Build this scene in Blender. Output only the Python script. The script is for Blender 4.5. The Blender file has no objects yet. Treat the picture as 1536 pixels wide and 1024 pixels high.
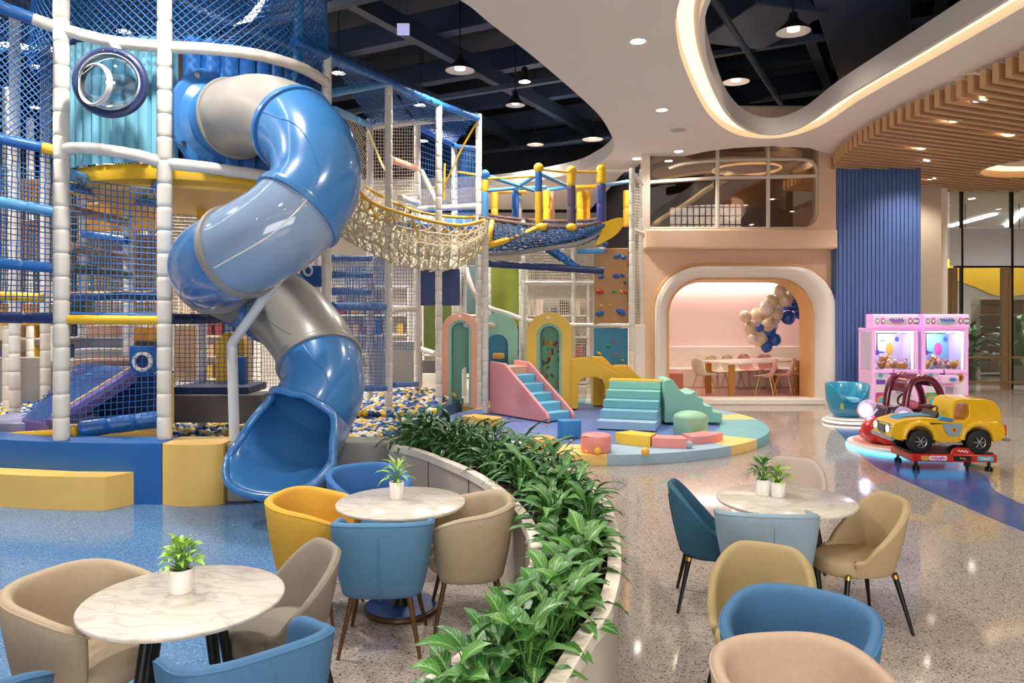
import bpy, bmesh, math, random
from mathutils import Vector, Matrix
from mathutils.geometry import tessellate_polygon
random.seed(7)
PI = math.pi
SC = bpy.context.scene
COL = SC.collection
CAMH, FPX, HY = 2.05, 1130.0, 465.0          # eye height, focal length in px, horizon row

def P(px, py, d):                            # photo pixel + distance -> point in the room
    return Vector(((px - 768) * d / FPX, d, CAMH - (py - HY) * d / FPX))
def G(px, py, z=0.0):                        # photo pixel on the level z
    d = (CAMH - z) * FPX / (py - HY)
    return Vector(((px - 768) * d / FPX, d, z))
def lerp(a, b, t): return a + (b - a) * t
def smooth(pts, k=6, closed=False):          # Catmull-Rom through points
    pts = [Vector(p) for p in pts]; n = len(pts); out = []
    rng = n if closed else n - 1
    for i in range(rng):
        if closed: a, b, c, d = pts[i - 1], pts[i], pts[(i + 1) % n], pts[(i + 2) % n]
        else: a, b, c, d = pts[max(i - 1, 0)], pts[i], pts[i + 1], pts[min(i + 2, n - 1)]
        for j in range(k):
            t = j / k
            out.append(.5 * ((2 * b) + (c - a) * t + (2 * a - 5 * b + 4 * c - d) * t * t + (3 * b - a - 3 * c + d) * t ** 3))
    if not closed: out.append(pts[-1])
    return out

# ------------------------------------------------------------------ materials
def s2l(c):
    c = c / 255.0
    return c / 12.92 if c <= .04045 else ((c + .055) / 1.055) ** 2.4
def rgb(r, g, b): return (s2l(r), s2l(g), s2l(b), 1.0)
MATS = {}
def mat(name, col, rough=.5, metal=0.0, var=.05, vscale=6.0, bump=0.0, bscale=200.0, coat=0.0, emit=0.0, ecol=None, alpha=1.0, spec=.5, trans=0.0):
    m = bpy.data.materials.new(name); m.use_nodes = True
    nt = m.node_tree; b = nt.nodes['Principled BSDF']
    c = rgb(*col)
    b.inputs['Roughness'].default_value = rough
    b.inputs['Metallic'].default_value = metal
    b.inputs['Specular IOR Level'].default_value = spec
    b.inputs['Coat Weight'].default_value = coat
    b.inputs['Coat Roughness'].default_value = .08
    b.inputs['Alpha'].default_value = alpha
    b.inputs['Transmission Weight'].default_value = trans
    tc = nt.nodes.new('ShaderNodeTexCoord')
    nz = nt.nodes.new('ShaderNodeTexNoise'); nz.inputs['Scale'].default_value = vscale; nz.inputs['Detail'].default_value = 4
    nt.links.new(tc.outputs['Object'], nz.inputs['Vector'])
    mx = nt.nodes.new('ShaderNodeMix'); mx.data_type = 'RGBA'
    mx.inputs[6].default_value = tuple(max(0, v * (1 - var)) for v in c[:3]) + (1,)
    mx.inputs[7].default_value = tuple(min(1, v * (1 + var)) for v in c[:3]) + (1,)
    nt.links.new(nz.outputs['Fac'], mx.inputs[0]); nt.links.new(mx.outputs[2], b.inputs['Base Color'])
    if bump > 0:
        n2 = nt.nodes.new('ShaderNodeTexNoise'); n2.inputs['Scale'].default_value = bscale; n2.inputs['Detail'].default_value = 2
        nt.links.new(tc.outputs['Object'], n2.inputs['Vector'])
        bp = nt.nodes.new('ShaderNodeBump'); bp.inputs['Strength'].default_value = bump; bp.inputs['Distance'].default_value = .01
        nt.links.new(n2.outputs['Fac'], bp.inputs['Height']); nt.links.new(bp.outputs['Normal'], b.inputs['Normal'])
    if emit > 0:
        b.inputs['Emission Color'].default_value = rgb(*(ecol or col)); b.inputs['Emission Strength'].default_value = emit
    MATS[name] = m
    return m

def terrazzo(name, base, dark, light, rough=.13):
    m = bpy.data.materials.new(name); m.use_nodes = True
    nt = m.node_tree; b = nt.nodes['Principled BSDF']
    tc = nt.nodes.new('ShaderNodeTexCoord')
    cur = None
    nz = nt.nodes.new('ShaderNodeTexNoise'); nz.inputs['Scale'].default_value = .9; nz.inputs['Detail'].default_value = 5
    nt.links.new(tc.outputs['Object'], nz.inputs['Vector'])
    mx = nt.nodes.new('ShaderNodeMix'); mx.data_type = 'RGBA'
    c = rgb(*base)
    mx.inputs[6].default_value = tuple(v * .88 for v in c[:3]) + (1,); mx.inputs[7].default_value = tuple(min(1, v * 1.1) for v in c[:3]) + (1,)
    nt.links.new(nz.outputs['Fac'], mx.inputs[0]); cur = mx.outputs[2]
    for sc, lo, col, amt in ((95, .74, dark, .8), (60, .84, dark, .95), (80, .84, light, .8), (170, .66, dark, .5)):
        vo = nt.nodes.new('ShaderNodeTexVoronoi'); vo.inputs['Scale'].default_value = sc
        mp = nt.nodes.new('ShaderNodeMapping'); mp.inputs['Location'].default_value = (sc * .37, sc * .11, 0)
        nt.links.new(tc.outputs['Object'], mp.inputs['Vector']); nt.links.new(mp.outputs['Vector'], vo.inputs['Vector'])
        sp = nt.nodes.new('ShaderNodeSeparateColor'); nt.links.new(vo.outputs['Color'], sp.inputs[0])
        gt = nt.nodes.new('ShaderNodeMath'); gt.operation = 'GREATER_THAN'; gt.inputs[1].default_value = lo
        nt.links.new(sp.outputs[0], gt.inputs[0])
        lt = nt.nodes.new('ShaderNodeMath'); lt.operation = 'LESS_THAN'; lt.inputs[1].default_value = .42
        nt.links.new(vo.outputs['Distance'], lt.inputs[0])
        mu = nt.nodes.new('ShaderNodeMath'); mu.operation = 'MULTIPLY'
        nt.links.new(gt.outputs[0], mu.inputs[0]); nt.links.new(lt.outputs[0], mu.inputs[1])
        ms = nt.nodes.new('ShaderNodeMath'); ms.operation = 'MULTIPLY'; ms.inputs[1].default_value = amt
        nt.links.new(mu.outputs[0], ms.inputs[0])
        m2 = nt.nodes.new('ShaderNodeMix'); m2.data_type = 'RGBA'
        nt.links.new(ms.outputs[0], m2.inputs[0]); nt.links.new(cur, m2.inputs[6]); m2.inputs[7].default_value = rgb(*col)
        cur = m2.outputs[2]
    nt.links.new(cur, b.inputs['Base Color'])
    b.inputs['Roughness'].default_value = rough
    MATS[name] = m
    return m

def marble(name):
    m = mat(name, (236, 230, 220), .16, var=.03)
    nt = m.node_tree; b = nt.nodes['Principled BSDF']
    tc = nt.nodes.new('ShaderNodeTexCoord')
    n1 = nt.nodes.new('ShaderNodeTexNoise'); n1.inputs['Scale'].default_value = 3; n1.inputs['Detail'].default_value = 7; n1.inputs['Distortion'].default_value = .9
    mp = nt.nodes.new('ShaderNodeMapping'); mp.inputs['Rotation'].default_value = (0, 0, .6); mp.inputs['Scale'].default_value = (1, 2.4, 1)
    nt.links.new(tc.outputs['Object'], mp.inputs['Vector']); nt.links.new(mp.outputs['Vector'], n1.inputs['Vector'])
    rp = nt.nodes.new('ShaderNodeValToRGB')
    e = rp.color_ramp.elements
    e[0].position = .46; e[0].color = rgb(208, 201, 191); e[1].position = .54; e[1].color = rgb(208, 201, 191)
    k = e.new(.5); k.color = rgb(190, 181, 170)
    nt.links.new(n1.outputs['Fac'], rp.inputs['Fac']); nt.links.new(rp.outputs['Color'], b.inputs['Base Color'])
    return m

def wood(name, c1, c2, scale=(1, 12, 12), rough=.4):
    m = mat(name, c1, rough)
    nt = m.node_tree; b = nt.nodes['Principled BSDF']
    tc = nt.nodes.new('ShaderNodeTexCoord'); mp = nt.nodes.new('ShaderNodeMapping'); mp.inputs['Scale'].default_value = scale
    n1 = nt.nodes.new('ShaderNodeTexNoise'); n1.inputs['Scale'].default_value = 3; n1.inputs['Detail'].default_value = 6
    nt.links.new(tc.outputs['Object'], mp.inputs['Vector']); nt.links.new(mp.outputs['Vector'], n1.inputs['Vector'])
    mx = nt.nodes.new('ShaderNodeMix'); mx.data_type = 'RGBA'; mx.inputs[6].default_value = rgb(*c1); mx.inputs[7].default_value = rgb(*c2)
    nt.links.new(n1.outputs['Fac'], mx.inputs[0]); nt.links.new(mx.outputs[2], b.inputs['Base Color'])
    return m

def leaf_mat(name, c1, c2, vein):
    m = mat(name, c1, .38)
    nt = m.node_tree; b = nt.nodes['Principled BSDF']
    at = nt.nodes.new('ShaderNodeAttribute'); at.attribute_name = 'leafuv'
    sx = nt.nodes.new('ShaderNodeSeparateXYZ'); nt.links.new(at.outputs['Vector'], sx.inputs[0])
    # x: 0 at the midrib .. 1 at the margin, y: along the blade, z: random per leaf
    a1 = nt.nodes.new('ShaderNodeMath'); a1.operation = 'MULTIPLY_ADD'; a1.inputs[1].default_value = -.28
    nt.links.new(sx.outputs[0], a1.inputs[0]); nt.links.new(sx.outputs[1], a1.inputs[2])
    a2 = nt.nodes.new('ShaderNodeMath'); a2.operation = 'MULTIPLY'; a2.inputs[1].default_value = 44; nt.links.new(a1.outputs[0], a2.inputs[0])
    a3 = nt.nodes.new('ShaderNodeMath'); a3.operation = 'SINE'; nt.links.new(a2.outputs[0], a3.inputs[0])
    gt = nt.nodes.new('ShaderNodeMath'); gt.operation = 'GREATER_THAN'; gt.inputs[1].default_value = .8; nt.links.new(a3.outputs[0], gt.inputs[0])
    lt = nt.nodes.new('ShaderNodeMath'); lt.operation = 'LESS_THAN'; lt.inputs[1].default_value = .12; nt.links.new(sx.outputs[0], lt.inputs[0])
    mv = nt.nodes.new('ShaderNodeMath'); mv.operation = 'MULTIPLY'; mv.inputs[1].default_value = .45; nt.links.new(gt.outputs[0], mv.inputs[0])
    ml = nt.nodes.new('ShaderNodeMath'); ml.operation = 'MULTIPLY'; ml.inputs[1].default_value = .8; nt.links.new(lt.outputs[0], ml.inputs[0])
    mxx = nt.nodes.new('ShaderNodeMath'); mxx.operation = 'MAXIMUM'; nt.links.new(mv.outputs[0], mxx.inputs[0]); nt.links.new(ml.outputs[0], mxx.inputs[1])
    mx = nt.nodes.new('ShaderNodeMix'); mx.data_type = 'RGBA'; mx.inputs[6].default_value = rgb(*c1); mx.inputs[7].default_value = rgb(*c2)
    nt.links.new(sx.outputs[2], mx.inputs[0])
    m2 = nt.nodes.new('ShaderNodeMix'); m2.data_type = 'RGBA'; m2.inputs[7].default_value = rgb(*vein)
    nt.links.new(mxx.outputs[0], m2.inputs[0]); nt.links.new(mx.outputs[2], m2.inputs[6]); nt.links.new(m2.outputs[2], b.inputs['Base Color'])
    b.inputs['Subsurface Weight'].default_value = 0
    return m

def glass(name, tint=(235, 242, 245), refl=.12, rough=.02):
    m = bpy.data.materials.new(name); m.use_nodes = True
    nt = m.node_tree; nt.nodes.remove(nt.nodes['Principled BSDF'])
    out = nt.nodes['Material Output']
    t = nt.nodes.new('ShaderNodeBsdfTransparent'); t.inputs[0].default_value = rgb(*tint)
    g = nt.nodes.new('ShaderNodeBsdfGlossy'); g.inputs['Roughness'].default_value = rough
    fr = nt.nodes.new('ShaderNodeFresnel'); fr.inputs[0].default_value = 1.45
    ad = nt.nodes.new('ShaderNodeMath'); ad.operation = 'ADD'; ad.use_clamp = True; ad.inputs[1].default_value = refl - .04
    nt.links.new(fr.outputs[0], ad.inputs[0])
    mx = nt.nodes.new('ShaderNodeMixShader')
    nt.links.new(ad.outputs[0], mx.inputs[0]); nt.links.new(t.outputs[0], mx.inputs[1]); nt.links.new(g.outputs[0], mx.inputs[2])
    nt.links.new(mx.outputs[0], out.inputs[0])
    MATS[name] = m
    return m

# ------------------------------------------------------------------ mesh builder
def origin_of(o):
    v = Vector((0, 0, 0))
    while o is not None: v += o.location; o = o.parent
    return v

class MB:
    def __init__(s): s.v = []; s.f = []; s.m = []; s.mi = 0; s.att = None; s.X = None
    def add(s, vs, fs):
        o = len(s.v)
        s.v += [tuple(s.X @ Vector(v)) if s.X is not None else tuple(v) for v in vs]
        s.f += [tuple(i + o for i in f) for f in fs]; s.m += [s.mi] * len(fs)
        return s
    def box(s, c, size, rz=0.0, R=None):
        x, y, z = (q / 2 for q in size)
        R = R or Matrix.Rotation(rz, 3, 'Z'); c = Vector(c)
        vs = [c + R @ Vector((a * x, b * y, d * z)) for d in (-1, 1) for a, b in ((-1, -1), (1, -1), (1, 1), (-1, 1))]
        return s.add(vs, [(3, 2, 1, 0), (4, 5, 6, 7), (0, 1, 5, 4), (1, 2, 6, 5), (2, 3, 7, 6), (3, 0, 4, 7)])
    def tube(s, pts, r, n=8, closed=False, cap=True):
        pts = [Vector(p) for p in pts]; k = len(pts)
        rs = r if isinstance(r, (list, tuple)) else [r] * k
        tan = []
        for i in range(k):
            a = pts[i - 1] if (i or closed) else pts[0]; b = pts[(i + 1) % k] if (i < k - 1 or closed) else pts[-1]
            t = b - a
            tan.append(t.normalized() if t.length > 1e-9 else (tan[-1] if tan else Vector((0, 0, 1))))
        up = Vector((0, 0, 1)) if abs(tan[0].z) < .9 else Vector((1, 0, 0))
        nrm = (up - tan[0] * up.dot(tan[0])).normalized(); vs = []
        for i in range(k):
            nrm = nrm - tan[i] * nrm.dot(tan[i])
            nrm = nrm.normalized() if nrm.length > 1e-6 else tan[i].orthogonal().normalized()
            bi = tan[i].cross(nrm)
            for j in range(n):
                a = 2 * PI * j / n
                vs.append(pts[i] + (nrm * math.cos(a) + bi * math.sin(a)) * rs[i])
        fs = []
        for i in range(k if closed else k - 1):
            i2 = (i + 1) % k
            for j in range(n): fs.append((i * n + j, i * n + (j + 1) % n, i2 * n + (j + 1) % n, i2 * n + j))
        if cap and not closed: fs.append(tuple(range(n - 1, -1, -1))); fs.append(tuple((k - 1) * n + j for j in range(n)))
        return s.add(vs, fs)
    def lathe(s, prof, n=24, c=(0, 0, 0), R=None, a0=0.0, a1=2 * PI):
        c = Vector(c); full = abs(a1 - a0 - 2 * PI) < 1e-6; na = n if full else n + 1
        vs = []
        for j in range(na):
            a = a0 + (a1 - a0) * j / n
            for r, z in prof:
                v = Vector((r * math.cos(a), r * math.sin(a), z)); vs.append(c + (R @ v if R else v))
        k = len(prof); fs = []
        for j in range(n):
            j2 = (j + 1) % na
            for i in range(k - 1): fs.append((j * k + i, j2 * k + i, j2 * k + i + 1, j * k + i + 1))
        return s.add(vs, fs)
    def ball(s, c, r, n=12, m=8, sc=(1, 1, 1), R=None):
        c = Vector(c); vs = []; fs = []
        def w(v): return c + (R @ Vector(v) if R else Vector(v))
        vs.append(w((0, 0, r * sc[2])))
        for i in range(1, m):
            t = PI * i / m
            for j in range(n):
                a = 2 * PI * j / n; vs.append(w((r * sc[0] * math.sin(t) * math.cos(a), r * sc[1] * math.sin(t) * math.sin(a), r * sc[2] * math.cos(t))))
        vs.append(w((0, 0, -r * sc[2]))); L = len(vs) - 1
        for j in range(n): fs.append((0, 1 + j, 1 + (j + 1) % n)); fs.append((L, 1 + (m - 2) * n + (j + 1) % n, 1 + (m - 2) * n + j))
        for i in range(m - 2):
            for j in range(n): fs.append((1 + i * n + j, 1 + (i + 1) * n + j, 1 + (i + 1) * n + (j + 1) % n, 1 + i * n + (j + 1) % n))
        return s.add(vs, fs)
    def plate(s, loops, fn, t0, t1):             # polygon with holes, extruded; fn(u, v, t) -> point
        loops = [[Vector((a[0], a[1], 0)) for a in l] for l in loops]
        tris = tessellate_polygon(loops); flat = [p for l in loops for p in l]; n = len(flat)
        vs = [fn(p.x, p.y, t0) for p in flat] + [fn(p.x, p.y, t1) for p in flat]
        fs = [tuple(t) for t in tris] + [tuple(n + i for i in reversed(t)) for t in tris]
        o = 0
        for l in loops:
            k = len(l)
            for i in range(k): fs.append((o + i, o + (i + 1) % k, n + o + (i + 1) % k, n + o + i))
            o += k
        return s.add(vs, fs)
    def prism(s, poly, z0, z1): return s.plate([poly], lambda u, v, t: Vector((u, v, t)), z0, z1)
    def skin(s, rows, closed_u=False, closed_v=False, cap=False):       # rows of points
        k = len(rows); n = len(rows[0]); vs = [p for r in rows for p in r]; fs = []
        for i in range(k if closed_u else k - 1):
            for j in range(n if closed_v else n - 1):
                fs.append((i * n + j, i * n + (j + 1) % n, ((i + 1) % k) * n + (j + 1) % n, ((i + 1) % k) * n + j))
        if cap: fs.append(tuple(range(n))[::-1]); fs.append(tuple((k - 1) * n + j for j in range(n)))
        return s.add(vs, fs)
    def build(s, name, mats, parent=None, bevel=0.0, seg=2, sub=0, smooth_=True, ang=40, local=False, fix=True):
        me = bpy.data.meshes.new(name)
        org = Vector((0, 0, 0)) if (local or parent is None) else origin_of(parent)
        me.from_pydata([tuple(Vector(v) - org) for v in s.v], [], s.f)
        ml = mats if isinstance(mats, (list, tuple)) else [mats]
        for m in ml: me.materials.append(m)
        if len(ml) > 1: me.polygons.foreach_set('material_index', s.m)
        if fix:
            bm = bmesh.new(); bm.from_mesh(me); bmesh.ops.recalc_face_normals(bm, faces=bm.faces[:]); bm.to_mesh(me); bm.free()
        if s.att:
            a = me.attributes.new('leafuv', 'FLOAT_VECTOR', 'POINT'); a.data.foreach_set('vector', [q for t in s.att for q in t])
        if smooth_:
            me.polygons.foreach_set('use_smooth', [True] * len(me.polygons))
            if not bevel and not sub: me.set_sharp_from_angle(angle=math.radians(ang))
        me.update()
        o = bpy.data.objects.new(name, me); COL.objects.link(o)
        if parent is not None: o.parent = parent
        if bevel:
            b = o.modifiers.new('bevel', 'BEVEL'); b.width = bevel; b.segments = seg; b.limit_method = 'ANGLE'; b.angle_limit = math.radians(35); b.harden_normals = True
        if sub:
            q = o.modifiers.new('sub', 'SUBSURF'); q.levels = sub; q.render_levels = sub
        return o

def tag(o, label, cat, group=None, kind=None):
    o['label'] = label; o['category'] = cat
    if group: o['group'] = group
    if kind: o['kind'] = kind
    return o
def thing(name, label, cat, loc=(0, 0, 0), rz=0.0, group=None):
    o = bpy.data.objects.new(name, None); o.empty_display_size = .1; COL.objects.link(o)
    o.location = loc; o.rotation_euler = (0, 0, rz)
    return tag(o, label, cat, group)
def struct(mb, name, m, **k):
    o = mb.build(name, m, **k)
    if o.parent is None: o['kind'] = 'structure'
    return o
def remat(o, m):
    if o.type == 'MESH' and o.material_slots:
        o.material_slots[0].link = 'OBJECT'; o.material_slots[0].material = m
def dup(src, loc, rz=0.0, label=None, group=None, mats=None, scale=None):
    r = src.copy(); COL.objects.link(r); r.location = loc; r.rotation_euler = (0, 0, rz)
    if scale: r.scale = (scale,) * 3
    if label: r['label'] = label
    if group: r['group'] = group
    def kids(a, b):
        for ch in a.children:
            c = ch.copy(); COL.objects.link(c); c.parent = b
            if mats:
                for key, mm in mats.items():
                    if c.name.split('.')[0] == key: remat(c, mm)
            kids(ch, c)
    kids(src, r)
    if mats and src.type == 'MESH' and '' in mats: remat(r, mats[''])
    return r

def padded(p0, p1, r, seg=.24, n=14):            # foam sleeve with stitched seams
    p0, p1 = Vector(p0), Vector(p1); L = (p1 - p0).length; k = max(1, round(L / seg)); pts = []; rs = []
    for i in range(k):
        for t, q in ((.0, .86), (.045, .975), (.2, 1.0), (.8, 1.0), (.955, .975)):
            pts.append(p0.lerp(p1, (i + t) / k)); rs.append(r * q * (1 + .012 * math.sin(i * 2.3)))
    pts.append(p1); rs.append(r * .9)
    return MB().tube(pts, rs, n)
def padded_path(path, r, seg=.24, n=12):
    path = [Vector(p) for p in path]; acc = [0.0]
    for a, b in zip(path, path[1:]): acc.append(acc[-1] + (b - a).length)
    L = acc[-1]; k = max(1, round(L / seg))
    def at(s):
        for i in range(len(acc) - 1):
            if s <= acc[i + 1] + 1e-9:
                q = (s - acc[i]) / max(1e-9, acc[i + 1] - acc[i]); return path[i].lerp(path[i + 1], q)
        return path[-1]
    pts = []; rs = []
    for i in range(k):
        for t, q in ((.0, .92), (.07, .99), (.5, 1.0), (.93, .99)): pts.append(at((i + t) / k * L)); rs.append(r * q)
    pts.append(path[-1]); rs.append(r * .92)
    return MB().tube(pts, rs, n)

def net(fn, nu, nv, r=.006, su=8, sv=8, jit=.0, diag=False, sides=3):   # fn(u, v) -> point
    mb = MB(); rnd = random.Random(nu * 31 + nv)
    def j(p): return p + Vector((rnd.uniform(-jit, jit), rnd.uniform(-jit, jit), rnd.uniform(-jit, jit))) if jit else p
    if not diag:
        for i in range(nu + 1): mb.tube([j(fn(i / nu, q / sv)) for q in range(sv + 1)], r, sides, cap=False)
        for i in range(nv + 1): mb.tube([j(fn(q / su, i / nv)) for q in range(su + 1)], r, sides, cap=False)
    else:
        for sgn in (1, -1):
            for i in range(-nv, nu + 1):
                pts = []
                for q in range(sv + 1):
                    v = q / sv; u = (i + v * nv) / nu
                    if sgn < 0: u = 1 - u
                    if -.001 <= u <= 1.001: pts.append(j(fn(min(1, max(0, u)), v)))
                if len(pts) > 1: mb.tube(pts, r, sides, cap=False)
    return mb
def quad(a, b, c, d, sag=0.0):                   # a-b bottom, d-c top
    a, b, c, d = map(Vector, (a, b, c, d))
    def fn(u, v):
        p = a.lerp(b, u).lerp(d.lerp(c, u), v)
        if sag: p = p + Vector((0, sag * math.sin(PI * u) * math.sin(PI * v), 0))
        return p
    return fn
def offset(path, dist, closed=False):            # offset a 2-D path to its left
    n = len(path); out = []
    for i in range(n):
        a = path[i - 1] if (i or closed) else path[0]; b = path[(i + 1) % n] if (i < n - 1 or closed) else path[-1]
        t = Vector((b[0] - a[0], b[1] - a[1])).normalized()
        out.append(Vector((path[i][0] - t.y * dist, path[i][1] + t.x * dist)))
    return out
def rrect(x0, x1, y0, y1, r, k=8, corners=(1, 1, 1, 1)):     # bl, br, tr, tl
    pts = []
    for (cx, cy, a0, on) in ((x0, y0, PI, corners[0]), (x1, y0, 1.5 * PI, corners[1]), (x1, y1, 0, corners[2]), (x0, y1, .5 * PI, corners[3])):
        if not on: pts.append((cx, cy)); continue
        ox = cx + (r if cx == x0 else -r); oy = cy + (r if cy == y0 else -r)
        for i in range(k + 1):
            a = a0 + .5 * PI * i / k; pts.append((ox + r * math.cos(a), oy + r * math.sin(a)))
    return pts
def arch_pts(x0, x1, y0, y1, k=14, rr=None):     # upright arch outline from bottom-left round to bottom-right
    r = (x1 - x0) / 2; cx = (x0 + x1) / 2; ry = rr or r
    return [(x0, y0)] + [(cx - r * math.cos(PI * i / k), y1 - ry + ry * math.sin(PI * i / k)) for i in range(k + 1)] + [(x1, y0)]

# palette
W_PAD = mat('white_vinyl', (226, 220, 210), .42, bump=.05, bscale=30)
W_PLAS = mat('white_plastic', (232, 230, 226), .3)
BLUE = mat('blue_vinyl', (38, 102, 176), .38, bump=.04, bscale=25)
LBLUE = mat('light_blue_vinyl', (84, 156, 210), .4)
NAVY = mat('navy_vinyl', (26, 48, 96), .42)
TEALP = mat('teal_drum_vinyl', (118, 182, 204), .4)
YEL = mat('yellow_vinyl', (240, 190, 44), .4, bump=.04, bscale=25)
SOFTYEL = mat('soft_yellow_vinyl', (246, 200, 106), .5, bump=.06, bscale=40)
GREYV = mat('grey_vinyl', (150, 146, 141), .5, bump=.03, bscale=30)
DGREY = mat('dark_grey_vinyl', (96, 94, 94), .5)
TAN = mat('tan_vinyl', (176, 138, 108), .5)
OLIVE = mat('olive_vinyl', (98, 92, 56), .5)
PURP = mat('purple_vinyl', (106, 92, 160), .45)
NETB = mat('blue_net_cord', (28, 98, 164), .6)
NETD = mat('dark_net_cord', (34, 44, 66), .7)
NETW = mat('white_net_cord', (214, 204, 186), .7)
NETY = mat('yellow_net_cord', (222, 176, 48), .6)
ROPE = mat('beige_rope', (196, 182, 150), .8, var=.15, vscale=30)
SLB = mat('slide_blue_plastic', (62, 124, 186), .22, coat=.5)
SLG = mat('slide_grey_plastic', (150, 146, 140), .32, coat=.15)
SLC = mat('slide_clear_plastic', (164, 192, 228), .08, coat=.8, trans=.25, alpha=.85)
MINT = mat('mint_vinyl', (142, 200, 180), .45, bump=.03, bscale=20)
TEALV = mat('teal_vinyl', (128, 196, 184), .45)
PINKV = mat('pink_vinyl', (224, 148, 150), .45, bump=.03, bscale=20)
PEACHV = mat('peach_vinyl', (232, 170, 140), .45)
CORAL = mat('coral_vinyl', (240, 150, 148), .42)
MUST = mat('mustard_vinyl', (226, 176, 36), .42)
ORANGEV = mat('orange_vinyl', (240, 178, 80), .42)
SKYV = mat('sky_vinyl', (110, 184, 214), .42)
PALEB = mat('pale_blue_vinyl', (162, 196, 220), .45)
BLACK = mat('black_metal', (20, 20, 22), .35, metal=.3)
BRASS = mat('brass', (196, 150, 78), .3, metal=.9)
BRONZE = mat('bronze_leg', (98, 70, 44), .4, metal=.5)
CHROME = mat('chrome', (210, 212, 216), .12, metal=1.0)
GLASS = glass('clear_glass')
CEIL = mat('ceiling_plaster', (240, 230, 220), .7, var=.01)
DARKC = mat('dark_ceiling_paint', (24, 31, 46), .7)
DARKM = mat('dark_duct_paint', (48, 60, 82), .5)
PINKW = mat('pink_plaster', (228, 192, 162), .65, var=.02)
EMW = mat('warm_lamp', (255, 244, 226), .4, emit=45.0)
EMC = mat('cove_led', (255, 214, 150), .4, emit=1.7, ecol=(255, 224, 176))
EMRING = mat('white_led', (255, 255, 255), .4, emit=14.0)
# ------------------------------------------------------------------ the setting
CZ = 5.39
TERR = terrazzo('grey_terrazzo', (172, 162, 154), (80, 68, 62), (212, 206, 200), .065)
TERB = terrazzo('blue_terrazzo', (94, 136, 180), (54, 88, 138), (168, 190, 212), .14)
SWOOSH = mat('blue_resin_floor', (50, 88, 152), .16)
struct(MB().box((0, 12, -.05), (44, 48, .1)), 'floor', TERR, smooth_=False)
bz = [G(520, 752), G(512, 830), G(470, 905), G(385, 965), G(335, 1030), G(300, 1200)]
bz = smooth(bz, 5)
poly = [(p.x, p.y) for p in bz] + [(-14, 1.5), (-14, 8.2), (-3, 8.2)]
struct(MB().prism(poly, 0, .004), 'floor_blue_zone', TERB, smooth_=False)
lo = smooth([G(1250, 640), G(1300, 690), G(1350, 717), G(1450, 761), G(1536, 797), G(1660, 850)], 6)
hi = smooth([G(1330, 640), G(1455, 700), G(1478, 712), G(1492, 735), G(1536, 757), G(1660, 806)], 6)
struct(MB().prism([(p.x, p.y) for p in lo] + [(p.x, p.y) for p in reversed(hi)], 0, .004), 'floor_blue_swoosh', SWOOSH, smooth_=False)

def C(px, py, z=CZ):
    d = (z - CAMH) * FPX / (HY - py); return ((px - 768) * d / FPX, d)
left_edge = [(-14, 3.2), (-5, 4.2), (-2.6, 5.6), (-1.35, 7.0), C(690, 0), C(735, 35), C(800, 85), C(870, 145), C(902, 177), C(918, 205), C(922, 219), C(915, 232), C(895, 246), C(860, 260), (.2, 19.8), (-1.5, 20.6), (-6, 21.2), (-14, 21.5)]
left_edge = [(p.x, p.y) for p in smooth([(a, b, 0) for a, b in left_edge], 5)]
slotA = [(1.9, 2.5), (1.78, 6.0), C(1020, 0), C(1016, 60), C(1031, 112), C(1060, 168), C(1092, 196), C(1132, 207), C(1182, 205), C(1232, 188), C(1290, 150), C(1400, 88), C(1536, 10), (5.6, 5.0), (5.6, 2.5), (3.7, 1.6)]
slotA = [(p.x, p.y) for p in smooth([(a, b, 0) for a, b in slotA], 5, closed=True)]
back = [(-14, 25), (2.6, 25), (2.7, 18.6), C(945, 253), C(1000, 240), C(1060, 227), C(1100, 222), C(1160, 219), C(1215, 222), C(1250, 234), (7.3, 16.9), (7.3, 19.6), (16, 19.6), (16, -5), (-14, -5)]
outer = left_edge + back
mb = MB().plate([outer, slotA], lambda u, v, t: Vector((u, v, t)), CZ, CZ + .3)
struct(mb, 'ceiling', CEIL, smooth_=False)
# cove slot: lit ledge set back above the edge, then the upright lip ring
def cw(path):
    a = sum(path[i - 1][0] * path[i][1] - path[i][0] * path[i - 1][1] for i in range(len(path))); return a < 0
sg = -1 if cw(slotA) else 1
inn = [(p.x, p.y) for p in offset(slotA, .27 * sg, True)]
inn2 = [(p.x, p.y) for p in offset(slotA, .33 * sg, True)]
outw = [(p.x, p.y) for p in offset(slotA, -.06 * sg, True)]
struct(MB().plate([outw, inn], lambda u, v, t: Vector((u, v, t)), CZ + .13, CZ + .17), 'ceiling_cove_ledge', CEIL, smooth_=False)
struct(MB().plate([inn, inn2], lambda u, v, t: Vector((u, v, t)), CZ + .0, CZ + .32), 'ceiling_cove_lip', CEIL)
strip_in = [(p.x, p.y) for p in offset(slotA, .2 * sg, True)]
led = tag(MB().plate([[(p.x, p.y) for p in offset(slotA, .02 * sg, True)], strip_in], lambda u, v, t: Vector((u, v, t)), CZ + .115, CZ + .13).build('cove_light_strip', EMC, smooth_=False), 'warm white light strip running round the recessed ceiling slot', 'light strip')
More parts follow.
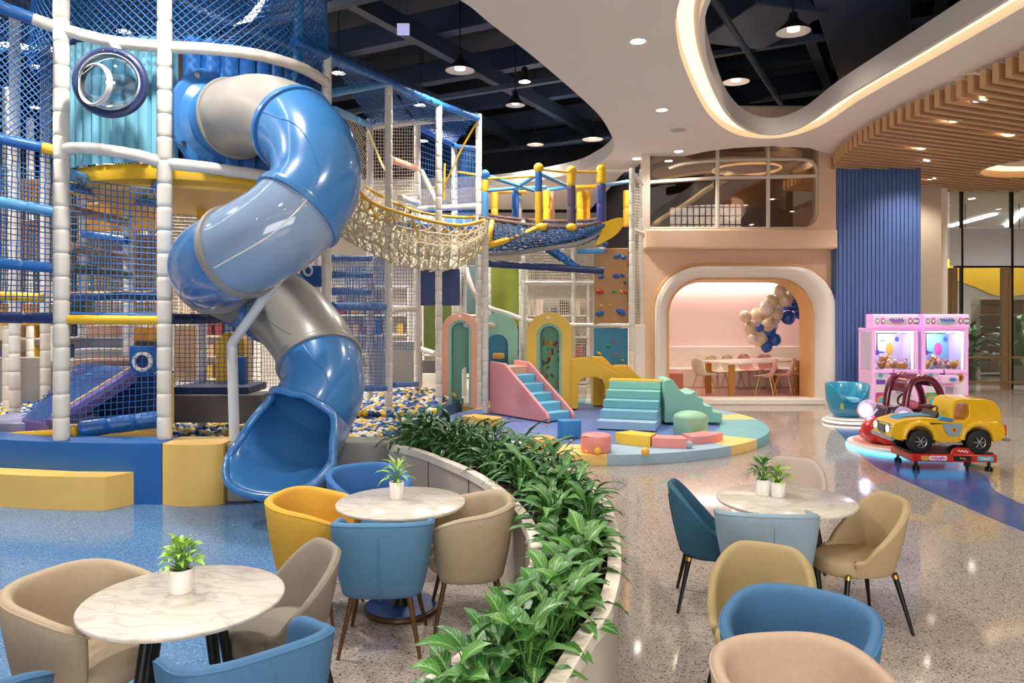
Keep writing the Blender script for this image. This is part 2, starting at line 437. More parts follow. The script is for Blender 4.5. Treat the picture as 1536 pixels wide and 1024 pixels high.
# dark open ceiling
struct(MB().box((0, 11, 8.6), (34, 34, .2)), 'ceiling_slab', DARKC, smooth_=False)
ux, uy = .47, .88
def along(mb, s, t0, t1, z, w, h):               # beam along the building axis at cross offset s
    L = t1 - t0; c = (ux * (t0 + t1) / 2 - uy * s, uy * (t0 + t1) / 2 + ux * s, z)
    return mb.box(c, (L, w, h), math.atan2(uy, ux))
def across(mb, t, s0, s1, z, w, h):
    L = s1 - s0; s = (s0 + s1) / 2; c = (ux * t - uy * s, uy * t + ux * s, z)
    return mb.box(c, (w, L, h), math.atan2(uy, ux))
for i, s in enumerate((-7, -4.9, -2.6, -.4, 1.8, 4, 6.2, 8.6, 11)):
    struct(along(MB(), s, 2, 26, 7.45, .2, .34), 'ceiling_beam', DARKM, smooth_=False)
for i, t in enumerate((5, 7.6, 10.2, 12.8, 15.4, 18, 20.6, 23)):
    struct(across(MB(), t, -9, 14, 7.85, .3, .5), 'ceiling_beam', DARKM, smooth_=False)
for s, z, w, h in ((.7, 6.95, 1.3, .55), (-3.7, 6.9, 1.0, .5), (5.2, 7.0, 1.2, .5)):
    struct(along(MB(), s, 7, 24, z, w, h), 'ceiling_duct', DARKM, bevel=.03)
for s, z in ((-1.4, 6.7), (2.6, 6.6), (-5.6, 6.6), (-6.2, 6.75)):
    struct(MB().tube([(ux * 5 - uy * s, uy * 5 + ux * s, z), (ux * 25 - uy * s, uy * 25 + ux * s, z)], .06, 8), 'ceiling_pipe', DARKM)
for t, z in ((9, 6.75), (14, 6.75), (19.5, 6.75)):
    struct(across(MB(), t, -8, 12, z, .14, .1), 'ceiling_tray', DARKM, smooth_=False)
struct(MB().box((4.0, 12.2, 7.0), (1.3, 1.7, .8), .3), 'ceiling_duct', DARKM, bevel=.03)

# shell of the hall
WARMW = mat('warm_grey_wall', (196, 184, 170), .7)
struct(MB().box((-13.9, 10, 2.7), (.2, 32, 5.4)), 'wall_left', WARMW, smooth_=False)
struct(MB().box((-13.9, 10, 6.95), (.2, 32, 3.1)), 'wall_left_upper', DARKC, smooth_=False)
struct(MB().box((-5, 26, 6.95), (20, .2, 3.1)), 'wall_rear_upper', DARKC, smooth_=False)
struct(MB().box((-5, 26, 2.7), (20, .2, 5.4)), 'wall_rear', mat('pale_rear_wall', (222, 218, 212), .6), smooth_=False)
struct(MB().box((16.6, 6, 4), (.2, 26, 9)), 'wall_right', WARMW, smooth_=False)

# portal wall with the party room
WY = 16.5
def wx(px, d=WY): return (px - 768) * d / FPX
def wz(py, d=WY): return CAMH - (py - HY) * d / FPX
x0, x1 = wx(965), wx(1257)
ox0, ox1, oz1 = wx(981), wx(1250), wz(399)
ix0, ix1, iz1, iz0 = wx(1001), wx(1221), wz(417), .13
def FR(y): return lambda u, v, t: Vector((u, y + t, v))
hole = rrect(ox0 + .06, ox1 - .06, -.01, oz1 - .06, .95, 12, (0, 0, 1, 1))
hole = [(a, max(b, .0)) for a, b in hole]
wall = [(x0, 0), (hole[0][0], 0)] + list(reversed(hole[2:])) + [(hole[1][0], 0)]
wall = [(x0, 0), (ox0 + .06, 0)] + [q for q in reversed(hole[2:])] + [(ox1 - .06, 0), (x1, 0), (x1, 3.56), (x0, 3.56)]
struct(MB().plate([wall], FR(WY), 0, .3), 'wall_party_front', PINKW, smooth_=False)
ro = rrect(ox0, ox1, 0, oz1, 1.0, 14, (0, 0, 1, 1)); ri = rrect(ix0, ix1, 0, iz1, .8, 14, (0, 0, 1, 1))
def ringpoly(o, i): return [o[0]] + list(reversed(o[2:])) + [o[1], i[1]] + list(i[2:]) + [i[0]]
SURR = mat('white_surround', (238, 228, 216), .4)
GOLDO = mat('orange_gold_trim', (230, 180, 122), .4, metal=.15)
# rounded white surround, lofted across a curved profile
def loop3(o): return [o[0]] + list(reversed(o[2:])) + [o[1]]
lo_, li_ = loop3(ro), loop3(ri); rows = []
for t, y in ((0, .0), (0, -.16), (.06, -.22), (.3, -.245), (.6, -.2), (.85, -.1), (1.0, .05), (1.0, .3)):
    rows.append([Vector((lerp(a[0], b[0], t), WY + y, lerp(a[1], b[1], t))) for a, b in zip(lo_, li_)])
struct(MB().skin(rows), 'trim_1', SURR)
off_o = rrect(ox0 - .03, ox1 + .03, 0, oz1 + .03, 1.03, 14, (0, 0, 1, 1))
struct(MB().tube([Vector((a, WY - .03, b)) for a, b in loop3(off_o)], .035, 8), 'trim_2', GOLDO)
r2 = rrect(ix0 + .13, ix1 - .13, 0, iz1 - .08, .72, 14, (0, 0, 1, 1)); l2 = loop3(r2)
rows = [[Vector((a[0], WY + .04, a[1])) for a in li_], [Vector((lerp(a[0], b[0], .35), WY + .02, lerp(a[1], b[1], .35))) for a, b in zip(li_, l2)], [Vector((b[0], WY + .5, b[1])) for b in l2]]
struct(MB().skin(rows), 'trim_3', GOLDO)
# room behind
RX0, RX1, RY1, RZ = 2.9, 7.6, 19.3, 2.86
EMW2 = mat('strip_led', (255, 246, 238), .4, emit=7.0)
PINKR = mat('party_pink_paint', (240, 210, 203), .6, var=.02)
PFLOOR = mat('party_floor', (214, 160, 148), .25)
struct(MB().box(((RX0 + RX1) / 2, (WY + RY1) / 2, .06), (RX1 - RX0, RY1 - WY, .12)), 'floor_party', PFLOOR, smooth_=False)
struct(MB().box(((ox0 + ox1) / 2, WY + .05, .065), (ox1 - ox0 - .5, .5, .13)), 'floor_threshold', SURR, bevel=.02)
struct(MB().box(((RX0 + RX1) / 2, RY1 + .05, 1.5), (RX1 - RX0 + .2, .1, 3)), 'wall_party_back', PINKR, smooth_=False)
struct(MB().box((RX0 - .05, (WY + .35 + RY1) / 2, 1.5), (.1, RY1 - WY - .35, 3)), 'wall_party_left', PINKR, smooth_=False)
struct(MB().box((RX1 + .05, (WY + .35 + RY1) / 2, 1.5), (.1, RY1 - WY - .35, 3)), 'wall_party_right', PINKR, smooth_=False)
struct(MB().box(((RX0 + RX1) / 2, (WY + .35 + RY1) / 2, RZ + .05), (RX1 - RX0, RY1 - WY - .35, .1)), 'ceiling_party', CEIL, smooth_=False)
tag(MB().box(((RX0 + RX1) / 2, RY1 - .12, RZ - .028), (RX1 - RX0 - .3, .1, .056)).build('party_light_strip', EMW2), 'white light strip along the top of the pink party room wall', 'light strip')

# balcony band and mirrored window above the portal
BY = 16.1
def bx(px): return (px - 768) * BY / FPX
def bz_(py): return CAMH - (py - HY) * BY / FPX
band = MB().box(((bx(967) + bx(1257)) / 2, BY + .25, (bz_(343) + bz_(373)) / 2), (bx(1257) - bx(967), .5, bz_(343) - bz_(373)))
struct(band, 'wall_balcony_band', PINKW, bevel=.05, seg=4)
wtop = 6.4
hole = rrect(bx(975), bx(1231), bz_(341), wtop - .2, .35, 8, (0, 1, 1, 0))
struct(MB().plate([[(bx(968), bz_(344)), (bx(1257), bz_(344)), (bx(1257), wtop), (bx(968), wtop)], hole], FR(BY), .1, .4), 'wall_balcony', PINKW, smooth_=False)
MIRR = mat('smoked_mirror_glass', (192, 178, 168), .02, metal=1.0, var=.03)
wn = thing('window_1', 'wide smoked mirror window with white bars above the party room', 'window', ((bx(968) + bx(1257)) / 2, BY, bz_(341))); wn['kind'] = 'structure'
MB().plate([hole], FR(BY), .26, .28).build('pane', glass('smoked_glass', (206, 192, 180), .22, .02), wn, smooth_=False)
# upper lounge seen through the glass
DBRN = mat('glossy_walnut_panel', (74, 46, 30), .15, coat=.4, var=.3, vscale=2); LNG = mat('lounge_bulkhead', (214, 196, 180), .6)
struct(MB().box((2.98, 19.9, 5.05), (.12, 7, 3.1)), 'wall_lounge_side', DARKC, smooth_=False)
struct(MB().box((5.85, 23.4, 5.0), (5.7, .15, 3.2)), 'wall_lounge', mat('lounge_dark', (96, 84, 78), .6), smooth_=False)
struct(MB().box((5.85, 20.0, 3.62), (5.7, 6.8, .1)), 'floor_lounge', WARMW, smooth_=False)
struct(MB().box((5.85, 20.0, 6.5), (5.7, 6.8, .1)), 'ceiling_lounge', LNG, smooth_=False)
tag(MB().lathe([(1.9, 0), (1.95, .3), (1.8, .34), (0, .34), (0, 0)], 48, (5.6, 19.9, 5.72)).build('ceiling_bulkhead', LNG), 'large round pale ceiling bulkhead in the lounge behind the smoked window', 'bulkhead')
tag(MB().tube([Vector((6.1 + .85 * math.cos(a), 19.6 + .85 * math.sin(a), 5.71)) for a in [2 * PI * i / 40 for i in range(40)]], .03, 6, closed=True).build('ring_lamp', EMC), 'thin warm ring lamp under the lounge bulkhead', 'light')
tag(MB().lathe([(2.0, 0), (2.0, .75), (1.94, .75), (1.94, 0), (2.0, 0)], 40, (5.5, 21.0, 4.72), None, PI, 2 * PI).build('walnut_drum', DBRN, ang=60), 'curved glossy walnut band hanging in the upper lounge', 'panel')
lg = thing('lit_window_grid', 'glowing panel standing in for a window grid behind the smoked window of the upper lounge', 'screen', (4.4, 20.6, 3.67))
gx0, gx1, gz0, gz1 = (1004 - 768) * 20.6 / FPX, (1112 - 768) * 20.6 / FPX, 3.67, 5.1
MB().box(((gx0 + gx1) / 2, 20.62, (gz0 + gz1) / 2), (gx1 - gx0, .04, gz1 - gz0)).build('lit_panel', mat('grid_glow', (214, 226, 240), .4, emit=1.6), lg, smooth_=False)  # glowing panel in place of bright windows
for i in range(13): MB().box((lerp(gx0, gx1, i / 12), 20.58, (gz0 + gz1) / 2), (.03, .03, gz1 - gz0)).build('bar', DARKM, lg, smooth_=False)
for i in range(7): MB().box(((gx0 + gx1) / 2, 20.58, lerp(gz0, gz1, i / 6)), (gx1 - gx0, .03, .03)).build('bar', DARKM, lg, smooth_=False)
struct(MB().box((((1112 - 768) + (1166 - 768)) / 2 * 20.6 / FPX, 20.7, 4.3), (1.0, .2, 1.25)), 'column', NAVY, smooth_=False)
WFR = mat('window_bar_white', (226, 210, 192), .45)
def bar(pts, w=.04, parent=wn, name='frame'): return MB().tube([Vector((bx(a), BY + .2, bz_(b))) for a, b in pts], w, 6).build(name, WFR, parent)
bar([(1080, 343), (1080, 180)], .045); bar([(1157, 343), (1157, 180)], .045)
bar([(975, 271), (1080, 264), (1157, 263), (1231, 261)], .04)
bar([(1231, 330), (1231, 250)], .03)
pts = smooth([(1006, 250, 0), (1030, 243, 0), (1080, 238, 0), (1157, 236, 0), (1205, 236, 0), (1222, 240, 0), (1230, 250, 0), (1231, 262, 0)], 4)
bar([(p.x, p.y) for p in pts], .035)
bar([(975, 341), (1220, 341)], .035)
POST = [(966, 974)]
struct(MB().box((bx(967), BY + .1, 4.8), (.12, .16, 2.3)), 'trim_4', WFR, bevel=.01)
struct(MB().box((bx(973), BY + .1, 4.8), (.07, .16, 2.3)), 'trim_5', WFR, bevel=.01)

# fluted blue column and plain columns
FLUT = mat('blue_fluted_panel', (82, 108, 162), .5, var=.03)
cx0, cx1, cy0, cy1 = wx(1257, 16.2), wx(1380, 16.2), 16.2, 17.4
def fl(a, b, k):
    out = []
    for i in range(k):
        for t, q in ((.08, 0), (.16, -1), (.84, -1), (.92, 0)): out.append((Vector(a).lerp(Vector(b), (i + t) / k), q))
    return out
prof = []
for a, b, k, nrm in (((cx0, cy0, 0), (cx1, cy0, 0), 20, (0, 1)), ((cx1, cy0, 0), (cx1, cy1, 0), 12, (-1, 0)), ((cx1, cy1, 0), (cx0, cy1, 0), 4, (0, -1)), ((cx0, cy1, 0), (cx0, cy0, 0), 12, (1, 0))):
    for p, q in fl(a, b, k): prof.append((p.x + nrm[0] * .025 * q * 1.0, p.y + nrm[1] * .025 * q))
struct(MB().prism(prof, 0, 5.3), 'column', FLUT, smooth_=False)
BEIGEC = mat('beige_stone', (196, 178, 156), .5, var=.02)
struct(MB().box((wx(1391, 18.3), 18.5, 2.7), (.62, .5, 5.4)), 'column', BEIGEC, smooth_=False)
struct(MB().box((wx(1414, 18.6), 18.9, 2.7), (.3, .5, 5.4)), 'column', CEIL, smooth_=False)

# shop front beyond
SY = 19.5
def sx(px): return (px - 768) * SY / FPX
def sz(py): return CAMH - (py - HY) * SY / FPX
SG = glass('shop_glass', (222, 228, 230), .12, .02)
FROST = mat('pale_fascia_glass', (204, 212, 218), .12, coat=.3)
GOLD = mat('champagne_frame', (176, 146, 106), .3, metal=.8)
wn = thing('window_2', 'tall glass shop front with gold frames beyond the claw machines', 'window', (13.3, SY, 0)); wn['kind'] = 'structure'
for a, b in ((1424, 1443), (1443, 1518), (1518, 1620)):
    MB().box(((sx(a) + sx(b)) / 2, SY, (sz(400) + .1) / 2), (sx(b) - sx(a) - .02, .02, sz(400) - .1)).build('pane', SG, wn, smooth_=False)
    MB().box(((sx(a) + sx(b)) / 2, SY, (sz(399) + sz(342)) / 2), (sx(b) - sx(a) - .02, .02, sz(342) - sz(399))).build('fascia_panel', FROST, wn, smooth_=False)
    MB().box(((sx(a) + sx(b)) / 2, SY, (sz(341) + 5.2) / 2), (sx(b) - sx(a) - .02, .02, 5.2 - sz(341))).build('pane', SG, wn, smooth_=False)
for px, w, m, top in ((1443, .05, BLACK, 5.2), (1518, .06, BLACK, 5.2), (1432, .13, GOLD, sz(402)), (1507, .14, GOLD, sz(402)), (1515, .06, GOLD, sz(402)), (1424, .05, GOLD, sz(402))):
    MB().box((sx(px), SY + .03, top / 2), (w, .1, top)).build('frame', m, wn, smooth_=False)
for py, w, m in ((400, .05, BLACK), (536, .06, GOLD), (573, .06, GOLD), (587, .1, DGREY)):
    MB().box((sx(1530), SY + .02, sz(py)), (sx(1620) - sx(1424), .08, w)).build('frame', m, wn, smooth_=False)
# the shop inside: yellow wave bulkhead, shelves, palm
wave = smooth([(11.2, 0, 3.25), (12.5, 0, 3.1), (13.6, 0, 2.75), (14.4, 0, 2.45), (15.4, 0, 2.6), (16.4, 0, 3.0)], 6)
wp = [(11.2, 3.55), ] + [(p.x, p.z) for p in wave] + [(16.4, 3.55)]
bk_ = tag(MB().plate([wp], FR(22.2), 0, .15).build('yellow_bulkhead', mat('shop_yellow', (228, 176, 40), .5)), 'wavy yellow bulkhead hanging inside the glass shop front', 'bulkhead')
for x in (11.8, 13.4, 15): MB().tube([(x, 22.27, 3.5), (x, 22.27, 5.22)], .012, 6).build('hanger', BLACK, bk_)
struct(MB().box((16, 30, 2.6), (14, .15, 5.2)), 'wall_shop', mat('shop_wall', (186, 176, 164), .6), smooth_=False)
struct(MB().box((16, 25, 5.28), (14, 10.6, .15)), 'ceiling_shop', CEIL, smooth_=False)
for i, (x, z, w) in enumerate(((12.6, 4.6, 1.8), (14.4, 4.5, 1.7))):
    pass

# slatted wood ceiling
WOODS = wood('slat_oak', (216, 176, 132), (192, 148, 104), (1.2, 14, 14), .45)
bnd = smooth([(6.55, 3.5, 0), (6.5, 6.5, 0), (6.45, 9.5, 0), (6.32, 11.3, 0), (6.27, 12.4, 0), (6.33, 13.6, 0), (6.5, 14.9, 0), (6.78, 15.9, 0)], 6)
def bx_at(line_pt, dr):                          # where a slat line meets the curved front boundary
    best = None
    for a, b in zip(bnd, bnd[1:]):
        d = Vector((b.x - a.x, b.y - a.y)); e = Vector((line_pt[0] - a.x, line_pt[1] - a.y))
        den = d.x * dr[1] - d.y * dr[0]
        if abs(den) < 1e-9: continue
        t = (e.x * dr[1] - e.y * dr[0]) / den
        if -.001 <= t <= 1.001: best = (a.x + d.x * t, a.y + d.y * t)
    return best
dr = Vector((.92, .392)); rz = math.atan2(dr.y, dr.x)
hc, hr = Vector((11.45, 16.1)), 1.35
mb = MB()
for i in range(110):
    y = -1.0 + i * .25
    st = bx_at((6.4, y), dr)
    if st is None:
        if y < 4: continue
        st = (6.85, y + .2)
    a = Vector(st); segs = []
    tmax = min((15.9 - a.x) / dr.x, (19.3 - a.y) / dr.y)
    if tmax < .3: continue
    w = hc - a; tc = w.dot(dr); dd = (w - dr * tc).length
    if dd < hr:
        h = math.sqrt(hr * hr - dd * dd); segs = [(0, tc - h), (tc + h, tmax)]
    else: segs = [(0, tmax)]
    for s0, s1 in segs:
        s1 = min(s1, tmax)
        if s1 - s0 < .05: continue
        c = a + dr * ((s0 + s1) / 2); mb.box((c.x, c.y, 5.2), (s1 - s0, .085, .25), rz)
slats = struct(mb, 'ceiling_slats', WOODS, smooth_=False)
slats['label'] = 'curved ceiling field of long oak slats'
SLATB = mat('slat_backing', (120, 100, 80), .8)
# round recess with light ring
rr_ = thing('ring_light', 'round glowing cove light let into the oak slat ceiling', 'light', (hc.x, hc.y, 5.3))
MB().lathe([(hr - .02, -.2), (hr - .02, .08), (hr - .12, .08), (hr - .12, -.2), (hr - .02, -.2)], 40, (hc.x, hc.y, 5.3)).build('rim', WOODS, rr_)
MB().lathe([(hr - .14, -.06), (hr - .38, .0), (hr - .38, .03), (hr - .14, -.03), (hr - .14, -.06)], 40, (hc.x, hc.y, 5.3)).build('light_band', EMC, rr_)
MB().lathe([(0, .05), (hr - .36, .05), (hr - .36, .0), (0, .0)], 40, (hc.x, hc.y, 5.3)).build('disc', CEIL, rr_)
# ------------------------------------------------------------------ padded kerb, bench
KZ = .645
def kerb(pts_front, depth, m, label, parts=True):
    f = [Vector((a, b, 0)) for a, b in pts_front]; bk = offset([(p.x, p.y) for p in f], depth)
    poly = [(p.x, p.y) for p in f] + [(p.x, p.y) for p in reversed(bk)]
    return tag(MB().prism(poly, .004, KZ).build('padded_kerb', m, bevel=.035, seg=3), label, 'kerb', 'padded kerb round the play tower')
kf = smooth([(-9.5, 9.4, 0), (-7.2, 8.72, 0), (-5.6, 8.2, 0), (-4.6, 7.99, 0), (-3.69, 7.93, 0)], 5)
kerb([(p.x, p.y) for p in kf], .42, BLUE, 'long blue padded kerb behind the yellow bench')
yf = smooth([(-3.68, 7.93, 0), (-3.5, 7.86, 0), (-3.3, 7.84, 0), (-3.12, 7.88, 0), (-3.045, 7.95, 0)], 4)
tag(MB().prism([(p.x, p.y) for p in yf] + [(-3.045, 8.38), (-3.68, 8.38)], .004, KZ).build('padded_kerb', SOFTYEL, bevel=.02, seg=2), 'yellow bulging padded kerb block beside the slide mouth', 'kerb', 'padded kerb round the play tower')
kerb([(-3.03, 7.98), (-2.74, 8.0)], .4, GREYV, 'grey padded kerb block behind the slide lip')
kerb([(-2.73, 8.0), (-1.98, 8.0)], .4, GREYV, 'grey padded kerb block between slide mouth and blue chair')
kerb([(-1.97, 8.0), (-1.28, 7.98)], .4, GREYV, 'grey padded kerb block meeting the planter corner')
bf = smooth([(-7.2, 8.35, 0), (-5.6, 7.9, 0), (-4.8, 7.74, 0), (-4.16, 7.69, 0)], 5)
bb = [(-3.98, 7.955), (-4.6, 7.97), (-5.6, 8.17), (-7.2, 8.68)]
tag(MB().prism([(p.x, p.y) for p in bf] + bb, .004, .345).build('padded_bench', SOFTYEL, bevel=.025, seg=3), 'long low yellow padded bench against the blue kerb', 'bench')

# ------------------------------------------------------------------ ball pit
PITZ = .30
pit = [(-11.5, 9.9), (-7.2, 9.15), (-5.6, 8.64), (-4.6, 8.43), (-1.2, 8.42), (-.95, 9.0), (-1.1, 11.5), (-1.3, 13.9), (-1.0, 15.6), (-4, 16.5), (-11.5, 14)]
PITM = mat('pit_mat_blue', (70, 104, 150), .6)
tag(MB().prism(pit, .0, PITZ - .07).build('pit_mat', PITM, smooth_=False), 'blue foam mat under the coloured balls of the pit', 'mat')
BALLM = [mat('ball_blue', (30, 96, 172), .3), mat('ball_yellow', (240, 196, 66), .3), mat('ball_white', (232, 228, 216), .3), mat('ball_navy', (24, 68, 128), .3)]
BALLN = ['deep blue', 'yellow', 'white', 'navy']
def in_poly(x, y, poly):
    c = False; n = len(poly)
    for i in range(n):
        (a, b), (d, e) = poly[i], poly[i - 1]
        if (b > y) != (e > y) and x < (d - a) * (y - b) / (e - b) + a: c = not c
    return c
BR = .052
cand = []; rb = random.Random(5)
iy = 0; y = 8.47
while y < 15.8:
    x = -9.6 + (iy % 2) * BR * .98
    while x < -.8:
        xx = x + rb.uniform(-.015, .015); yy = y + rb.uniform(-.015, .015)
        if in_poly(xx, yy, pit) and in_poly(xx + .07, yy, pit) and in_poly(xx, yy - .06, pit):
            zz = PITZ - .05 + .05 * math.sin(xx * 2.1) * math.cos(yy * 1.7) + rb.uniform(-.012, .03) + (.10 if (xx > -2.6 and yy > 12.2) else 0)
            cand.append((xx, yy, zz, rb.choices((0, 1, 2, 3), (.36, .30, .22, .12))[0]))
        x += BR * 1.98
    y += BR * 1.74; iy += 1
def solid_here(x, y, z):                         # keep balls out of mats, ramp and posts standing in the pit
    for (a, b, r) in PIT_POSTS:
        if (x - a) ** 2 + (y - b) ** 2 < (r + BR) ** 2: return True
    for pl in PIT_BLOCKS:
        if in_poly(x, y, pl): return True
    return False
PIT_POSTS = []; PIT_BLOCKS = []

# ------------------------------------------------------------------ climbing frame
FRM = thing('climbing_frame', 'tall multi-level climbing frame of white padded posts, nets and blue tubes', 'climbing frame', (-4.4, 9.6, 0))
def pole(px, d, z0, z1, r=None, m=W_PAD, par=None):
    x = (px - 768) * d / FPX
    PIT_POSTS.append((x, d, r or .07))
    return padded((x, d, z0), (x, d, z1), r or .07, .25).build('post', m, par or FRM, ang=60)
def beam(a, b, m, r=.06, par=None, name='tube'):
    return padded(P(*a), P(*b), r, .3, 12).build(name, m, par or FRM, ang=60)
ZA = .2
pole(92, 8.12, KZ, 7.2, .082)
pole(247, 8.18, KZ, 7.2, .078)
pole(490, 9.9, ZA, P(490, 82, 9.9).z, .066)
pole(583, 12.53, ZA, 5.86, .066); pole(658, 13.88, ZA, 5.86, .062); pole(718, 14.8, .14, 5.9, .06)
for px, d, z0, z1 in ((22, 10.4, ZA, 6.2), (68, 11.0, ZA, 6.0), (192, 10.6, 1.4, 3.66), (124, 12.2, 1.5, 4.6), (303, 11.2, ZA, 2.2), (372, 12.6, ZA, 2.6),
                      (555, 14.6, ZA, 5.75), (626, 15.4, ZA, 5.85), (682, 17.0, ZA, 5.8), (475, 13.2, ZA, 5.0), (-40, 8.6, ZA, 6.5), (10, 13.4, ZA, 6.0), (150, 14.2, ZA, 6), (215, 15, ZA, 6), (45, 15.5, ZA, 6)):
    pole(px, d, z0, z1, .07)
# hoops round the tower
hoop = smooth([P(-60, -20, 7.7), P(0, 10, 7.85), P(40, 25, 8.0), P(92, 43, 8.12), P(165, 62, 8.12), P(247, 70, 8.18), P(320, 74, 8.4), P(384, 82, 8.65), P(440, 97, 9.0), P(472, 112, 9.4), P(490, 124, 9.8)], 5)
padded_path(hoop[:12], .068).build('hoop', BLUE, FRM, ang=60)
padded_path(hoop[11:], .066).build('hoop', W_PAD, FRM, ang=60)
hoop2 = smooth([P(92, 223, 8.12), P(125, 222, 8.1), P(165, 226, 8.1), P(210, 234, 8.12), P(247, 244, 8.18), P(300, 250, 8.28), P(350, 257, 8.45), P(400, 264, 8.75), P(450, 276, 9.3), P(490, 288, 9.8)], 5)
padded_path(hoop2, .066).build('hoop', W_PAD, FRM, ang=60)
TB = FRM
beam((-60, 196, 7.6), (62, 221, 8.05), BLUE, .058); beam((62, 221, 8.05), (84, 226, 8.12), YEL, .06)
beam((-60, 292, 7.7), (84, 318, 8.12), LBLUE, .056)
beam((-60, 390, 7.9), (84, 402, 8.12), BLUE, .056)
beam((-60, 440, 9.4), (66, 447, 9.6), YEL, .06)
beam((-60, 475, 8.1), (84, 477, 8.12), NAVY, .062)
beam((100, 479, 8.13), (240, 480, 8.18), YEL, .05); 
beam((100, 471, 8.2), (240, 473, 8.24), BLUE, .022)
beam((104, 262, 8.2), (190, 284, 10.4), LBLUE, .065); beam((194, 284, 10.5), (244, 278, 8.35), BLUE, .055)
beam((104, 280, 8.6), (190, 300, 10.4), BLUE, .05); beam((194, 300, 10.5), (244, 306, 8.35), BLUE, .05)
beam((104, 313, 8.8), (190, 334, 10.4), TAN, .055)
beam((125, 350, 11), (192, 361, 10.5), BLUE, .055)
beam((104, 371, 8.8), (190, 386, 10.4), TAN, .055)
beam((104, 402, 8.8), (194, 412, 10.4), OLIVE, .06)
beam((106, 446, 10), (240, 443, 9), NAVY, .055); beam((106, 441, 10.1), (240, 439, 9.1), YEL, .028)
beam((256, 478, 8.2), (330, 478, 9.2), NAVY, .058)
beam((499, 459, 9.9), (576, 460, 12.4), BLUE, .06)
beam((588, 463, 12.6), (622, 463, 15.3), W_PAD, .06)
for y in (387, 412, 437): beam((499, y, 10.2), (555, y + 1, 14), BLUE, .05)
beam((590, 577, 12.6), (626, 576, 15.3), BLUE, .05)
beam((500, 583, 10), (578, 582, 12.4), BLUE, .05)
# upper frame of the net tower
beam((440, 62, 9.2), (490, 84, 9.9), BLUE, .07)
beam((490, 84, 9.9), (583, 124, 12.53), BLUE, .075); beam((583, 124, 12.53), (658, 156, 13.88), BLUE, .07); beam((658, 156, 13.88), (718, 178, 14.8), BLUE, .065)
beam((484, 142, 9.9), (583, 124, 12.5), LBLUE, .06); beam((588, 126, 12.6), (626, 150, 15.4), LBLUE, .06)
beam((502, 165, 10.2), (555, 188, 14.6), LBLUE, .06)
beam((555, 190, 14.6), (658, 180, 15.2), W_PAD, .062); beam((658, 180, 15.2), (716, 174, 14.9), W_PAD, .062)
beam((626, 190, 15.4), (682, 219, 17), BLUE, .055); beam((682, 219, 17), (716, 223, 14.9), BLUE, .05)
beam((588, 240, 12.6), (624, 252, 15.3), PEACHV, .062); beam((600, 296, 13.2), (626, 304, 15.3), W_PAD, .062)
beam((626, 314, 15), (716, 309, 14.9), W_PAD, .062); beam((632, 256, 15.2), (658, 309, 14.6), W_PAD, .05)
beam((540, 335, 11.2), (555, 338, 14.4), W_PAD, .05)
beam((697, 487, 14.8), (770, 488, 15.8), W_PAD, .055)
# yellow deck under the tower, with its drums
dc = Vector((-4.15, 10.0, 0)); drr = 1.52
MB().lathe([(0, 3.5), (drr - .12, 3.5), (drr, 3.53), (drr + .03, 3.62), (drr, 3.7), (0, 3.72)], 48, dc).build('deck', YEL, FRM, ang=50)
MB().lathe([(0, 3.46), (1.3, 3.46), (1.32, 3.5), (0, 3.52)], 40, dc).build('deck_underside', SOFTYEL, FRM)
def ribbed(c, r, a0, a1, z0, z1, k, depth):
    rows = []
    n = k * 6
    for i in range(n + 1):
        a = a0 + (a1 - a0) * i / n; q = r + depth * abs(math.sin(PI * i / 6)) ** .45
        rows.append([Vector((c[0] + q * math.cos(a), c[1] + q * math.sin(a), z)) for z in (z0, z0 + .02, lerp(z0, z1, .5), z1 - .03, z1)] + [Vector((c[0] + (r - .12) * math.cos(a), c[1] + (r - .12) * math.sin(a), z1))])
    return MB().skin(rows)
ribbed((-4.2, 9.9), 1.42, math.radians(188), math.radians(287), 3.7, 5.12, 17, .06).build('drum_panel', TEALP, FRM, ang=30)
ribbed((-4.2, 9.9), 1.42, math.radians(289), math.radians(372), 3.7, 5.16, 10, .07).build('drum_panel', BLUE, FRM, ang=30)
MB().lathe([(0, 5.13), (1.42, 5.13), (1.42, 5.08), (0, 5.08)], 40, (-4.2, 9.9, 0)).build('drum_cap', NAVY, FRM)
# yellow deck edge to the right of post B
padded_path([P(258, 282, 9.6), P(302, 297, 10.6), P(395, 290, 10.2)], .05).build('deck_edge', YEL, FRM)
pole(302, 10.6, 2.6, 3.5, .055, YEL)
# panels in the depth of the frame
def panel(px0, px1, py0, py1, d, m, th=.08, name='panel', d1=None):
    a = P(px0, py1, d); b = P(px1, py1, d1 or d); c = P(px1, py0, d1 or d); e = P(px0, py0, d); n = Vector((0, th, 0))
    return MB().skin([[a, b, c, e], [a + n, b + n, c + n, e + n]], closed_v=True, cap=True).build(name, m, FRM, bevel=.02)
YELB = mat('amber_panel', (228, 160, 40), .5)
SANDP = mat('sand_panel', (206, 174, 132), .6)
panel(128, 232, 304, 346, 12.6, YELB); panel(30, 74, 268, 302, 12.2, YELB)
panel(140, 238, 352, 436, 13.4, SANDP); panel(28, 66, 330, 390, 13.0, TAN); panel(0, 80, 455, 488, 12.4, YELB)
panel(106, 140, 440, 480, 12, OLIVE); panel(140, 236, 452, 476, 14, SANDP)
panel(196, 236, 490, 512, 11.2, YELB); panel(130, 186, 487, 506, 11.6, TAN)
panel(-60, 66, 536, 616, 14.4, GREYV, .2); panel(64, 200, 540, 618, 14.8, GREYV)
panel(262, 300, 488, 570, 13, SANDP)
for i, (y0, y1, d, m) in enumerate(((506, 522, 11.3, DGREY), (523, 538, 10.9, GREYV), (539, 549, 10.5, TAN))):
    panel(110, 240, y0, y1, d, m, .4, 'step')
